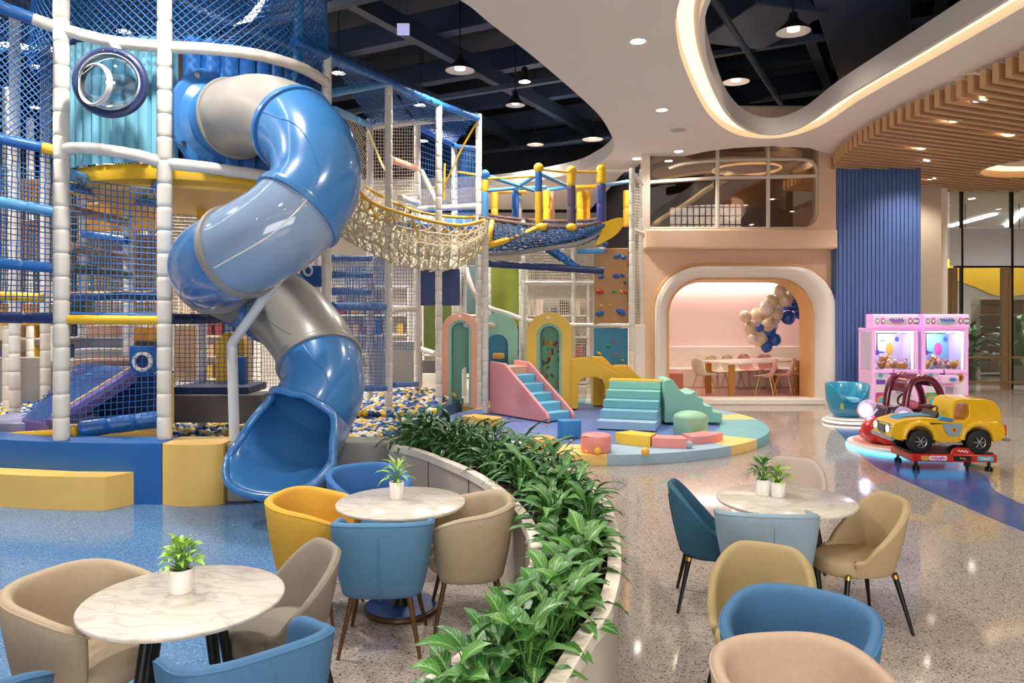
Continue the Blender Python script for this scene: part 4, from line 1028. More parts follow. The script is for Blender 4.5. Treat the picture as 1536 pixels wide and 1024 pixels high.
segs = [(-18, 2, 'teal'), (2, 14, 'yellow'), (14, 28, 'slate'), (28, 44, 'orange'), (44, 62, 'blue'), (62, 82, 'pale'), (-38, -18, 'teal'), (-52, -38, 'yellow'), (-88, -52, 'blue'), (-103, -88, 'yellow'), (-128, -103, 'pale'), (-146, -128, 'slate'), (-165, -146, 'yellow'), (82, 110, 'teal'), (110, 140, 'yellow')]
for a0, a1, cname in segs:
    k = max(3, int((a1 - a0) / 3)); o = []; n_ = []
    for i in range(k + 1):
        a = math.radians(lerp(a0, a1, i / k)); o.append((pcx + prad * math.cos(a), pcy + prad * math.sin(a))); n_.append((pcx + prad * .755 * math.cos(a), pcy + prad * .755 * math.sin(a)))
    poly = [(clipx(*q), q[1]) for q in o] + [(clipx(*q), q[1]) for q in reversed(n_)]
    area = abs(sum(poly[i - 1][0] * poly[i][1] - poly[i][0] * poly[i - 1][1] for i in range(len(poly)))) / 2
    if area < .05: continue
    MB().prism(poly, 0, PDZ).build('rim_segment', SEGC[cname], POD, bevel=.012)

def placed(o, loc, rz): o.location = loc; o.rotation_euler = (0, 0, rz); return o
def arch_ring(par, x0, x1, h, wd, depth, m_front, m_in, y0=0.0, rr=None):
    o = arch_pts(x0, x1, 0, h, 18, rr); i = arch_pts(x0 + wd, x1 - wd, 0, h - wd * 1.05, 18, rr - wd if rr else None)
    poly = o + list(reversed(i))
    MB().plate([poly], FR(y0), 0, depth * .55).build('arch_front', m_front, par, bevel=.02, local=True)
    i2 = arch_pts(x0 + wd - .005, x1 - wd + .005, 0, h - wd * 1.05 + .005, 18, rr - wd if rr else None); i3 = arch_pts(x0 + wd + .05, x1 - wd - .05, 0, h - wd * 1.05 - .05, 18, rr - wd - .05 if rr else None)
    MB().plate([i2 + list(reversed(i3))], FR(y0), .03, depth).build('arch_liner', m_in, par, bevel=.012, local=True)
# pink arch cabin
A1 = thing('play_arch', 'pink padded arch cabin with green lining beside the white pole', 'play arch', (-1.02, 14.75, PDZ))
arch_ring(A1, -.36, .36, 1.86, .14, .62, PEACHV, MINT)
outl = arch_pts(-.22, .22, 0, 1.71, 16); hole = arch_pts(.0, .17, .0, .75, 10)
MB().plate([[outl[0], hole[0]] + hole[1:-1] + [hole[-1], outl[-1]] + list(reversed(outl[1:-1]))], FR(0), .54, .60).build('back_board', MINT, A1, local=True)
MB().lathe([(0, .012), (.025, .01), (.03, 0), (0, 0)], 14, (0, -.0, 1.79), RXM).build('button', W_PLAS, A1, local=True)
# teal arch behind the pink steps
A2 = thing('play_arch', 'teal padded arch with blue niche behind the pink steps', 'play arch', (-.28, 15.35, PDZ))
o = arch_pts(-.4, .4, 0, 1.86, 18); i = arch_pts(-.24, .2, 0, 1.42, 14)
MB().plate([o + list(reversed(i))], FR(0), 0, .3).build('arch_front', MINT, A2, bevel=.02, local=True)
MB().box((-.02, .55, .72), (.5, .06, 1.44)).build('niche_back', TEALB, A2, local=True)
MB().box((.24, .3, .72), (.06, .5, 1.44)).build('niche_side', TEALV, A2, local=True)
MB().box((.0, .45, .95), (.26, .12, .12)).build('peg', ORANGEV, A2, bevel=.03, local=True)
MB().plate([[(.38, 0), (.38, 1.1), (.46, .75), (.56, .55), (.56, 0)]], FR(0), .02, .28).build('side_wing', TEALV, A2, bevel=.02, local=True)
# yellow arch with climbing board
A3 = thing('play_arch', 'yellow padded arch holding a green play board with little shapes', 'play arch', (.72, 14.6, PDZ), math.radians(-10))
arch_ring(A3, -.44, .44, 1.86, .2, .55, mat('pale_mustard_vinyl', (226, 190, 78), .45), MINT)
bo = arch_pts(-.235, .235, 0, 1.6, 14)
BRD = MB().plate([bo], FR(0), .44, .5).build('play_board', mat('green_board', (128, 188, 150), .5), A3, local=True)
rq = random.Random(4); cl = [HR, HY_, mat('tile_orange', (220, 140, 50), .5), mat('tile_brown', (120, 70, 50), .5), mat('tile_green', (40, 110, 80), .5)]
for i in range(44):
    x = rq.uniform(-.19, .19); z = rq.uniform(.06, 1.38)
    MB().box((x, .432, z), (rq.uniform(.03, .07), .02, rq.uniform(.04, .13)), 0, Matrix.Rotation(rq.uniform(-.8, .8), 3, 'Y')).build('board_shape', cl[i % 5], BRD, bevel=.006, local=True)
MB().lathe([(0, .012), (.03, .01), (.035, 0), (0, 0)], 14, (-.02, 0, 1.76), RXM).build('button', W_PLAS, A3, local=True)
# pink steps
ST = thing('play_steps', 'pink sided soft steps with sky blue treads and orange top', 'soft steps', (-.42, 14.02, PDZ), math.radians(-50))
L_, W_, H_ = 1.56, .66, .92
prof = [(0, 0), (L_ + .04, 0), (L_ + .04, .08), (L_ - .02, .16), (.42, H_ + .02), (.0, H_ + .04)]
for y in (0, W_ - .07):
    MB().plate([prof], lambda u, v, t, y=y: Vector((u, y + t, v)), 0, .07).build('side_panel', PINKV, ST, bevel=.018, local=True)
MB().box((.2, W_ / 2, (H_ - .05) / 2), (.4, W_ - .14, H_ - .05)).build('top_block', PEACHV, ST, bevel=.015, local=True)
for i in range(5):
    h = (H_ - .1) * (5 - i) / 5.6; x = .4 + i * (L_ - .42) / 5
    MB().box((x + (L_ - .42) / 10, W_ / 2, h / 2), ((L_ - .42) / 5 + .006, W_ - .15, h)).build('step', SKYV, ST, bevel=.02, local=True)
# yellow bridge with wavy slide
YB = thing('play_bridge', 'yellow padded bridge block with arched gap and wavy top', 'play bridge', (0, 0, PDZ))
d0 = 14.45
def q2(px, py, d=d0): p = P(px, py, d); return (p.x, p.z - PDZ)
prof = [q2(857, 613), q2(857, 538), q2(886, 537), q2(894, 541), q2(902, 548), q2(912, 553), q2(922, 557), q2(929, 563), q2(931, 571), q2(926, 615), q2(908, 615), q2(907, 578), q2(903, 569), q2(896, 566), q2(880, 566), q2(872, 569), q2(868, 577), q2(867, 613)]
prof = [(a, max(0, b)) for a, b in prof]
YB.location = (1.6, d0, PDZ)
MB().plate([prof], FR(d0), 0, .5).build('bridge_block', MUST, YB, bevel=.02, fix=True, local=True)
for ch in YB.children:
    for v in ch.data.vertices: v.co.x -= 1.6; v.co.y -= d0
prof = [(-.1, .0), (-.1, .97), (.12, .97), (.3, .78), (.42, .8), (.6, .8), (.82, .58), (.9, .55), (.9, 0)]
YB2 = thing('play_slide_block', 'yellow wavy soft block sloping down behind the yellow bridge', 'soft block', (1.72, 15.02, PDZ))
MB().plate([prof], FR(0), 0, .45).build('wavy_block', mat('bright_mustard', (240, 190, 40), .42), YB2, bevel=.025, local=True)
# mint steps, broad
SV = thing('play_steps', 'broad soft steps fading from pale blue to mint', 'soft steps', (1.38, 12.12, PDZ), math.radians(-17))
stc = [PALEB, mat('step_blue', (128, 182, 204), .45), mat('step_teal', (118, 184, 196), .45), mat('step_mintblue', (130, 192, 190), .45), mat('step_mint', (150, 208, 192), .45)]
for i in range(5):
    z0, z1 = i * .137, (i + 1) * .137; y0 = i * .26
    MB().box((.45, (y0 + 1.42) / 2, (z0 + z1) / 2), (.94 - i * .012, 1.42 - y0, z1 - z0)).build('step', stc[i], SV, bevel=.014, local=True)
MB().box((.45, 1.23, .69), (.93, .36, .02)).build('top_strip', MUST, SV, bevel=.006, local=True)
# mint wave block with small steps
d0 = 12.62
prof = [(997, 634), (997, 572), (1001, 569), (1009, 569), (1014, 576), (1020, 585), (1028, 590), (1036, 590), (1041, 587), (1046, 588), (1046, 594), (1055, 597), (1055, 607), (1060, 609), (1069, 609), (1069, 617), (1074, 619), (1083, 619), (1084, 624), (1084, 634)]
b0 = P(1040, 634, d0)
MW = thing('play_wave_block', 'mint soft block with wave top and small steps going down', 'soft block', (b0.x, d0, PDZ))
MB().plate([[(P(a, b, d0).x - b0.x, max(0, P(a, b, d0).z - PDZ)) for a, b in prof]], FR(0), 0, .7).build('wave_block', MINT, MW, bevel=.025, seg=3, local=True)
# poufs
def pouf(name, label, px, py, r, h, m, dome=0.0, cat='pouf', rz=0):
    g = G(px, py, PDZ); g.y += r * .9; g.x = (px - 768) * g.y / FPX
    prof = [(0, 0), (r - .02, 0), (r, .025), (r, h - .03), (r - .012, h - .01), (r - .04, h)]
    if dome: prof = prof[:3] + [(r, h - .02)] + [(r * math.cos(t), h + dome * math.sin(t)) for t in [PI / 2 * i / 8 for i in range(9)]]
    else: prof.append((0, h + .006))
    o = MB().lathe(prof, 36).build(name, m, local=True); o.location = (g.x, g.y, PDZ + .001)
    return tag(o, label, cat)
pouf('pouf', 'orange round soft pouf at podium rim beside the plants', 812, 677, .2, .17, ORANGEV)
pouf('pouf', 'pink round soft pouf with yellow balls in front', 894, 681, .205, .24, CORAL)
pouf('pouf', 'mint domed pouf on the pink curved blocks', 1036, 656, .26, .27, mat('sage_vinyl', (150, 202, 170), .45), .1)
g = G(855, 657, PDZ); o = MB().plate([rrect(-.17, .17, -.13, .13, .08, 6)], lambda u, v, t: Vector((u, v, t)), 0, .25).build('pouf', mat('pouf_blue', (58, 138, 204), .42), bevel=.015, local=True)
o.location = (g.x, g.y + .15, PDZ + .001); o.rotation_euler = (0, 0, .2); tag(o, 'blue rounded soft pouf in front of the pink steps', 'pouf')
def arcb(name, label, c, r0, r1, a0, a1, h, m):
    k = 14; pl = [(c[0] + r1 * math.cos(math.radians(lerp(a0, a1, i / k))), c[1] + r1 * math.sin(math.radians(lerp(a0, a1, i / k)))) for i in range(k + 1)] + [(c[0] + r0 * math.cos(math.radians(lerp(a1, a0, i / k))), c[1] + r0 * math.sin(math.radians(lerp(a1, a0, i / k)))) for i in range(k + 1)]
    cx = sum(p[0] for p in pl) / len(pl); cy = sum(p[1] for p in pl) / len(pl)
    o = MB().prism([(a - cx, b - cy) for a, b in pl], 0, h).build(name, m, bevel=.014, local=True); o.location = (cx, cy, PDZ + .001)
    return tag(o, label, 'soft block')
cc = (2.38, 11.52)
arcb('curved_block', 'yellow curved soft block beside a yellow ball', cc, .78, 1.12, 217, 246, .15, mat('block_yellow', (248, 204, 72), .42))
arcb('curved_block', 'pink curved soft block right of the yellow one', cc, .80, 1.10, 247, 272, .13, CORAL)
arcb('curved_block', 'pink curved soft block in front of mint pouf', cc, .52, .84, 282, 330, .11, CORAL)
o = MB().box((0, 0, .1), (.62, .3, .2)).build('soft_bar', ORANGEV, bevel=.03, local=True); g = G(728, 646, PDZ); o.location = (g.x - .06, g.y + .25, PDZ); o.rotation_euler = (0, 0, -.65); tag(o, 'orange soft bar half hidden behind the plants', 'soft block')
for px, py, r, m, lab in ((968, 683, .055, BALLM[1], 'yellow play ball beside the yellow curved block'), (896, 682, .05, BALLM[1], 'larger yellow play ball by the pink pouf'), (880, 680, .028, BALLM[1], 'small yellow play ball by the pink pouf'), (1034, 672, .05, mat('ball_grey', (170, 186, 190), .3), 'grey patterned ball between the pink blocks'), (858, 672, .025, BALLM[2], 'small white ball at podium rim'), (857, 663, .02, BALLM[1], 'tiny yellow ball by the blue pouf'), (820, 640, .02, mat('ball_orange', (216, 150, 60), .4), 'tiny orange ball on lilac mat before the steps')):
    g = G(px, py, PDZ); o = MB().ball((0, 0, 0), r, 14, 10).build('play_ball', m, local=True); o.location = (g.x, g.y, PDZ + r); tag(o, lab, 'ball')
# ------------------------------------------------------------------ cafe chairs and tables
def fabric(name, c): return mat(name, c, .85, var=.08, vscale=40, bump=.25, bscale=350, spec=.25)
F_BEI = fabric('beige_fabric', (175, 158, 135)); F_GRY = fabric('grey_fabric', (140, 132, 122)); F_BLU = fabric('blue_fabric', (72, 112, 150))
F_YEL = fabric('yellow_fabric', (216, 168, 66)); F_ROY = fabric('royal_blue_fabric', (62, 110, 170)); F_DKB = fabric('deep_teal_blue_fabric', (52, 94, 120))
F_LBL = fabric('pale_blue_fabric', (138, 160, 174)); F_TAN = fabric('tan_fabric', (176, 154, 118)); F_OLV = fabric('olive_beige_fabric', (164, 146, 106))
F_PNK = fabric('pink_beige_fabric', (178, 154, 134)); F_LPK = fabric('pale_pink_fabric', (190, 174, 162)); F_BL2 = fabric('steel_blue_fabric', (86, 128, 162))
def se(a, e): c = math.cos(a); return math.copysign(abs(c) ** e, c)
def chair(label, loc, face, m, leg, kind='tub', hb=.80, tip=None, piping=True):
    # local: front is -Y; shell wraps the back (+Y)
    name = 'armchair' if kind == 'tub' else 'cafe_chair'
    t = thing(name, label, 'chair', (loc[0], loc[1], 0), math.radians(face + 90))
    if kind == 'tub': A, B, TH, z0, zf, pw, n_e, lean, th, yoff = .29, .27, 150, .30, .645, 2.2, .72, .035, .055, .0
    elif kind == 'square': A, B, TH, z0, zf, pw, n_e, lean, th, yoff = .285, .25, 118, .33, .70, 3.0, .55, .03, .05, .0
    else: A, B, TH, z0, zf, pw, n_e, lean, th, yoff = .25, .255, 122, .35, .46, 1.5, .85, .05, .045, .0
    TH = math.radians(TH); K = 40
    def plan(a, off, z):                        # a = 0 at the back
        f = (z - z0) / (hb - z0); g = -.045 * (1 - f) ** 2.2 + lean * f
        return Vector(((A + off + g) * se(a - PI / 2, n_e) * 1.0, (B + off + g) * math.copysign(abs(math.sin(a + PI / 2)) ** n_e, math.sin(a + PI / 2)), z))
    rows = []
    for i in range(K + 1):
        a = -TH + 2 * TH * i / K; q = abs(a) / TH
        if kind == 'shell': zt = hb - (hb - zf) * min(1, max(0, (q - .2) / .66)) ** pw
        elif kind == 'square': zt = hb - (hb - zf) * q ** pw
        else: zt = hb - (hb - zf) * (q ** pw if q < 1 else 1)
        if kind == 'shell': zt = max(zt, zf)
        row = []
        tot = zt - z0
        for s in (0, .06, .3, .6, .9, .985): row.append(plan(a, 0, z0 + tot * s))
        row.append((plan(a, 0, zt) + plan(a, -th, zt)) / 2 + Vector((0, 0, .012)))
        for s in (.985, .9, .6, .35): row.append(plan(a, -th, z0 + tot * s))
        row.append(plan(a, -th, z0 + .02))
        rows.append(row)
    MB().skin(rows, closed_v=True, cap=True).build('shell', m, t, sub=1, local=True)
    # seat
    sh = .455; sr = []
    for f, z in ((.0, .34), (.86, .335), (.97, .36), (1.0, .40), (.985, .435), (.93, .455), (.6, .465), (0, .468)):
        ring = []
        for j in range(36):
            a = 2 * PI * j / 36
            x = (A - th * .8 - .012) * se(a, .8) * f * (1.02 if kind == 'shell' else 1); y = math.copysign(abs(math.sin(a)) ** .8, math.sin(a)) * f
            y = y * (B - th) if y > 0 else y * (B + (.0 if kind == 'tub' else .03))
            ring.append(Vector((x, y - .005, z)))
        sr.append(ring)
    MB().skin(sr, closed_v=True, cap=True).build('seat', m, t, sub=1, local=True)
    if piping:
        pm = MB().tube([plan(-TH + 2 * TH * i / K, -.004, (hb - (hb - zf) * (min(1, max(0, (abs(2 * i / K - 1) - .2) / .66)) ** pw if kind == 'shell' else abs(2 * i / K - 1) ** pw)) - .012) + Vector((0, 0, 0)) for i in range(K + 1)], .005, 6)
        pm.build('piping', m, t, local=True)
        # back seam
        MB().tube([plan(0, .002, z0 + (hb - z0) * s / 6) for s in range(6)], .0035, 5).build('seam', m, t, local=True)
    lm, tipm = leg
    for sx_ in (-1, 1):
        for sy_ in (-1, 1):
            top = Vector((sx_ * .165, sy_ * .155, .37)); bot = Vector((sx_ * .24, sy_ * .235, 0))
            l = MB().tube([top, top.lerp(bot, .06), bot], [.019, .0185, .0105], 10).build('leg', lm, t, local=True)
            if tipm: MB().tube([top.lerp(bot, .02), top.lerp(bot, .085)], .0215, 12).build('ferrule', tipm, l, local=True)
    return t
LB = (BLACK, None); LBB = (BLACK, BRASS); LZ = (BRONZE, None)
chair('beige tub armchair left of the nearest table with one potted plant', (-1.99, 3.52), -22, F_BEI, LB)
chair('grey rounded chair tucked behind the nearest table', (-1.2, 3.88), 214, F_GRY, LB, 'shell')
chair('blue armchair seen from behind before the nearest table', (-1.05, 2.96), 132, F_BLU, LB, 'square')
chair('blue chair with only its top showing in the bottom left corner', (-2.06, 2.77), 64, F_BLU, LB, 'tub')
chair('bright yellow tub armchair at the table beside the planter', (-1.33, 5.12), -12, F_YEL, LZ)
chair('royal blue armchair half hidden behind the table beside the planter', (-1.12, 5.9), -62, F_ROY, LZ)
chair('beige tub armchair between round table and planter wall', (-.29, 5.02), 188, F_BEI, LZ)
chair('steel blue armchair with brown legs, its back to us at the planter table', (-.79, 4.66), 92, F_BL2, LZ, 'square')
chair('deep teal blue chair at left side of the two pot table', (1.40, 5.28), -12, F_DKB, LBB, 'shell', .83)
chair('pale blue chair with its back to us at the two pot table', (1.63, 4.86), 84, F_LBL, LBB, 'square')
chair('tan chair at the right side of the two pot table', (2.27, 4.96), 186, F_TAN, LBB, 'shell', .82)
chair('pale pink chair on the far side of the two pot table', (2.28, 6.12), -112, F_LPK, LBB, 'shell')
chair('olive beige chair behind the steel blue one near the bottom edge', (1.25, 3.82), -118, F_OLV, LB, 'shell', .79)
chair('medium blue tub chair between olive beige and pink beige chairs', (1.22, 3.2), -122, F_BLU, LB, 'tub', .78)
chair('pink beige chair cut by the bottom edge of the view', (1.04, 2.64), -84, F_PNK, LB, 'tub', .80)

MARB = marble('marble_top')
def round_table(label, c, r, kind):
    t = thing('round_table', label, 'table', (c[0], c[1], 0))
    MB().lathe([(0, .712), (r - .03, .712), (r - .004, .72), (r, .73), (r - .002, .738), (r - .008, .741), (0, .7415)], 72).build('tabletop', MARB, t, local=True, ang=50)
    if kind == 'pedestal':
        MB().lathe([(0, .0), (.245, .0), (.255, .012), (.25, .03), (.24, .034), (.24, .034)], 48).build('base_rim', BRONZE, t, local=True)
        MB().lathe([(0, .04), (.238, .04), (.24, .03), (0, .03)], 48).build('base_disc', mat('base_blue', (28, 66, 140), .3), t, local=True)
        MB().lathe([(.0, .03), (.06, .04), (.035, .09), (.03, .6), (.05, .7), (.14, .713), (0, .713)], 20).build('column', BLACK, t, local=True)
    else:
        for i in range(4):
            a = PI / 4 + i * PI / 2 + (.25 if kind == 'a' else .1)
            top = Vector((.17 * math.cos(a), .17 * math.sin(a), .712)); bot = Vector((.30 * math.cos(a), .30 * math.sin(a), 0)) if kind == 'a' else Vector((.24 * math.cos(a), .24 * math.sin(a), 0))
            MB().tube([top, bot], [.028, .018], 10).build('leg', BLACK, t, local=True)
        MB().lathe([(0, .69), (.22, .69), (.22, .712), (0, .712)], 32).build('mounting_plate', BLACK, t, local=True)
    return t
T1, T2, T3 = (-1.495, 3.44), (-.76, 5.16), (1.90, 5.23)
round_table('round marble table nearest to us on black legs', T1, .44, 'a')
round_table('round marble table beside the planter on a blue disc base', T2, .44, 'pedestal')
round_table('round marble table with two potted plants on black legs', T3, .465, 'b')

# ------------------------------------------------------------------ plants
def leaf(mb, base, dirv, L, W, droop, rnd, fold=.25):
    d = Vector(dirv).normalized(); side = d.cross(Vector((0, 0, 1)))
    side = side.normalized() if side.length > 1e-4 else Vector((1, 0, 0))
    p = Vector(base); vs = []; fs = []; at = []; n = 6; rv = rnd.random(); tw = rnd.uniform(-.35, .35)
    prof = (.12, .72, 1.0, .93, .66, .3, .02)
    for i in range(n + 1):
        t = i / n
        up = side.cross(d).normalized()
        s2 = (side * math.cos(tw) + up * math.sin(tw)); u2 = s2.cross(d).normalized()
        w = W * prof[i] / 2
        wav = .06 * W * math.sin(i * 2.1 + rv * 6)
        vs += [p - s2 * w + u2 * (fold * w + wav), p - s2 * w * .5 + u2 * fold * w * .35, p, p + s2 * w * .5 + u2 * fold * w * .35, p + s2 * w + u2 * (fold * w - wav)]
        at += [(1, t, rv), (.5, t, rv), (0, t, rv), (.5, t, rv), (1, t, rv)]
        p = p + d * (L / n)
        d = (d + Vector((0, 0, -droop / n))).normalized()
    for i in range(n):
        for j in range(4): fs.append((i * 5 + j, i * 5 + j + 1, (i + 1) * 5 + j + 1, (i + 1) * 5 + j))
    mb.add(vs, fs); mb.att = (mb.att or []) + at
def plant(name, label, loc, h, spread, n, L, W, m, stem_m, seed, group=None, droop=1.1, pot=None, fold=.25, cat='plant', parent=None):
    rnd = random.Random(seed)
    t = parent or thing(name, label, cat, loc, 0, group)
    fo = MB(); st = MB(); fo.att = []
    for i in range(n):
        a = i * 2.39996 + rnd.uniform(-.3, .3); q = (i + .5) / n
        el = lerp(1.45, .25, q ** .8) + rnd.uniform(-.15, .15)
        rr = spread * (.25 + .75 * q) * rnd.uniform(.75, 1.1); hh = h * lerp(1.0, .35, q ** 1.1) * rnd.uniform(.8, 1.08)
        b0 = Vector((rnd.uniform(-.04, .04), rnd.uniform(-.04, .04), 0)) * (spread / .25)
        tip = Vector((math.cos(a) * rr * .55, math.sin(a) * rr * .55, hh * .8))
        mid = b0.lerp(tip, .5) + Vector((-math.cos(a), -math.sin(a), 0)) * rr * .12
        st.tube([b0, mid, tip], [.0055 * L / .2, .0045 * L / .2, .003 * L / .2], 5, cap=False)
        dv = Vector((math.cos(a + rnd.uniform(-.4, .4)) * math.cos(el * .7), math.sin(a + rnd.uniform(-.4, .4)) * math.cos(el * .7), math.sin(el * .7)))
        leaf(fo, tip, dv, L * rnd.uniform(.75, 1.15), W * rnd.uniform(.8, 1.15), droop * rnd.uniform(.6, 1.3), rnd, fold)
    fo.build('foliage', m, t, local=True, fix=False, ang=180); st.build('stems', stem_m, t, local=True, fix=False)
    return t
LF1 = leaf_mat('leaf_deep', (30, 80, 32), (56, 114, 44), (112, 160, 90)); LF2 = leaf_mat('leaf_fresh', (38, 90, 34), (68, 124, 46), (136, 178, 104))
LF3 = leaf_mat('leaf_dark', (24, 70, 36), (44, 98, 42), (84, 136, 72)); LFP = leaf_mat('leaf_pot', (108, 164, 46), (150, 196, 70), (190, 220, 120))
STM = mat('stem_green', (86, 136, 60), .5); SOIL = mat('soil', (52, 38, 28), .95, var=.4, vscale=40, bump=.6, bscale=60)
POTW = mat('white_pot', (236, 232, 226), .35)
def potted(label, c, z, r, h, ph, spread, n, L, W, seed, m=LFP):
    t = thing('potted_plant', label, 'potted plant', (c[0], c[1], z))
    MB().lathe([(0, 0), (r * .86, 0), (r * .9, .006), (r, h - .004), (r - .003, h), (r - .008, h), (r - .01, h - .02), (0, h - .02)], 32).build('pot', POTW, t, local=True, ang=50)
    MB().lathe([(0, h - .012), (r - .009, h - .014), (r - .009, h - .02)], 20).build('soil', SOIL, t, local=True)
    rnd = random.Random(seed); fo = MB(); fo.att = []; st = MB()
    for i in range(n):
        a = i * 2.39996 + rnd.uniform(-.3, .3); q = (i + .5) / n
        b0 = Vector((rnd.uniform(-.3, .3) * r, rnd.uniform(-.3, .3) * r, h - .014)); rr = spread * q ** .7 * rnd.uniform(.6, 1)
        tip = b0 + Vector((math.cos(a) * rr * .45, math.sin(a) * rr * .45, ph * lerp(.75, .25, q) * rnd.uniform(.8, 1.1)))
        st.tube([b0, b0.lerp(tip, .5) + Vector((0, 0, ph * .06)), tip], .0022, 5, cap=False)
        el = lerp(1.2, .1, q)
        leaf(fo, tip, (math.cos(a) * math.cos(el), math.sin(a) * math.cos(el), math.sin(el)), L * rnd.uniform(.8, 1.15), W * rnd.uniform(.8, 1.1), 1.3, rnd, .35)
    fo.build('foliage', m, t, local=True, fix=False, ang=180); st.build('stems', STM, t, local=True, fix=False)
    return t
TZ = .742
g = G(266, 892, .74); potted('bushy light green plant in white pot on nearest table', (g.x, g.y + .04), TZ, .058, .108, .17, .15, 44, .072, .034, 1)
g = G(594, 750, .74); potted('spiky green plant in white pot on table beside planter', (g.x, g.y + .04), TZ, .052, .118, .16, .15, 24, .12, .02, 2)
g = G(1147, 744, .74); potted('dark green plant in white pot, left one of the pair', (g.x, g.y + .04), TZ, .055, .11, .17, .15, 30, .085, .03, 3, LF2)
g = G(1170, 747, .74); potted('light green plant in white pot, right one of the pair', (g.x, g.y + .045), TZ, .052, .105, .13, .13, 24, .085, .026, 4)

# ------------------------------------------------------------------ planter
RZ_ = .70
Lp = smooth([G(581, 666, RZ_), G(612, 672, RZ_), G(640, 681, RZ_), G(700, 706, RZ_), G(745, 736, RZ_), G(783, 780, RZ_), G(796, 832, RZ_), G(770, 890, RZ_), G(720, 950, RZ_), G(650, 1005, RZ_), G(560, 1065, RZ_)], 5)
Rp = smooth([G(640, 648, RZ_), G(720, 655, RZ_), G(790, 672, RZ_), G(850, 698, RZ_), G(903, 738, RZ_), G(926, 785, RZ_), G(932, 850, RZ_), G(917, 913, RZ_), G(891, 949, RZ_), G(848, 1022, RZ_), G(800, 1085, RZ_)], 5)
Lp = [(p.x, p.y) for p in Lp]; Rp = [(p.x, p.y) for p in Rp]
loop = Lp + list(reversed(Rp))
def cwl(path): return sum(path[i - 1][0] * path[i][1] - path[i][0] * path[i - 1][1] for i in range(len(path))) < 0
sgl = -1 if cwl(loop) else 1
inn_ = [(p.x, p.y) for p in offset(loop, .075 * sgl, True)]; inb = [(p.x, p.y) for p in offset(loop, .02 * sgl, True)]; inc = [(p.x, p.y) for p in offset(loop, .055 * sgl, True)]
PL = thing('planter', 'long curved cream planter full of leafy plants beside the cafe tables', 'planter', (.1, 4.6, 0))
PLW = mat('planter_panel', (200, 190, 178), .5, var=.03); PLR = mat('planter_rim', (236, 226, 212), .4)
MB().plate([inb, inc], lambda u, v, t: Vector((u, v, t)), .004, RZ_ - .06).build('side_panel', PLW, PL)
MB().plate([loop, inn_], lambda u, v, t: Vector((u, v, t)), RZ_ - .07, RZ_).build('rim', PLR, PL, bevel=.008)
MB().plate([inc], lambda u, v, t: Vector((u, v, t)), RZ_ - .14, RZ_ - .11).build('soil_bed', SOIL, PL, smooth_=False)
acc = 0
for i in range(1, len(Lp) - 1):                  # panel joints on the inner wall
    acc += math.hypot(Lp[i][0] - Lp[i - 1][0], Lp[i][1] - Lp[i - 1][1])
    if acc > .7:
        acc = 0; MB().box((inb[i][0], inb[i][1], .32), (.012, .012, .62), math.atan2(Lp[i + 1][1] - Lp[i][1], Lp[i + 1][0] - Lp[i][0])).build('joint', DGREY, PL)
rp = random.Random(21)
def along_path(t):
    def at(path):
        f = t * (len(path) - 1); i = min(int(f), len(path) - 2); q = f - i
        return Vector((lerp(path[i][0], path[i + 1][0], q), lerp(path[i][1], path[i + 1][1], q)))
    return at(Lp), at(Rp)
PK = []
nP = 30
for i in range(nP):
    t = (i + .5) / nP
    a, b = along_path(t)
    n_here = 2 if t < .62 else 1
    for k in range(2):
        q = (.36, .64)[k] + rp.uniform(-.05, .05)
        if k == 1 and t > .62 and i % 2: continue
        p = a.lerp(b, q)
        if p.y < 2.55: continue
        PK.append((p.x, p.y, t))
WHERE = ['at the near end of the planter', 'in the near half of the planter', 'in the middle bend of the planter', 'in the far half of the planter', 'at the far end of the planter by the ball pit']
PK.sort(key=lambda q: q[1])
for i, (x, y, t) in enumerate(PK):
    kind = 0 if y < 4.6 else (1 if y < 5.7 else 2)
    if kind == 0: L, W, n, h, s, m, dr_ = .165, .078, 14, .31, .17, (LF1, LF2)[i % 2], 1.2
    elif kind == 1: L, W, n, h, s, m, dr_ = .22, .065, 20, .34, .22, (LF1, LF2, LF3)[i % 3], 1.5
    else: L, W, n, h, s, m, dr_ = .28, .05, 24, .36, .25, (LF1, LF3, LF3)[i % 3], 1.6
    nm = ['broad leaved plant', 'arching plant with pointed leaves', 'dark narrow leaved plant'][kind]
    plant('leafy_plant', '%s %s' % (nm, WHERE[min(4, int((y - 2.4) / 1.05))]), (x, y, RZ_ - .112), h * rp.uniform(.85, 1.2), s, n, L, W, m, STM, 100 + i, 'planter plants, %s %s' % (nm, WHERE[min(4, int((y - 2.4) / 1.05))]), dr_)
# ------------------------------------------------------------------ party room furniture
BEN = thing('banquette', 'white upholstered wall bench around the party room', 'bench', (5, 18.9, .12))
BW = mat('bench_white', (240, 226, 214), .5)
MB().box((5.25, 19.0, .36), (4.6, .55, .48)).build('seat', BW, BEN, bevel=.03)
MB().box((5.25, 19.22, .86), (4.68, .14, .55)).build('backrest', BW, BEN, bevel=.03)
MB().box((7.3, 18.0, .36), (.5, 1.4, .48)).build('seat', PINKV, BEN, bevel=.03); MB().box((7.53, 18.0, .86), (.12, 1.4, .55)).build('backrest', BW, BEN, bevel=.03)
o = MB().box((0, 0, .23), (.62, .62, .46)).build('ottoman', mat('terracotta_vinyl', (200, 128, 100), .5), bevel=.04, seg=3, local=True); o.location = (3.72, 18.0, .12); tag(o, 'terracotta square ottoman at left end of the party bench', 'ottoman')
TBL = thing('party_table', 'long pale party table on gold slab legs', 'table', (5.7, 17.75, .12), math.radians(27))
MB().box((0, 0, .735), (2.5, 1.0, .04)).build('tabletop', mat('pale_table', (240, 226, 212), .3), TBL, bevel=.01, local=True)
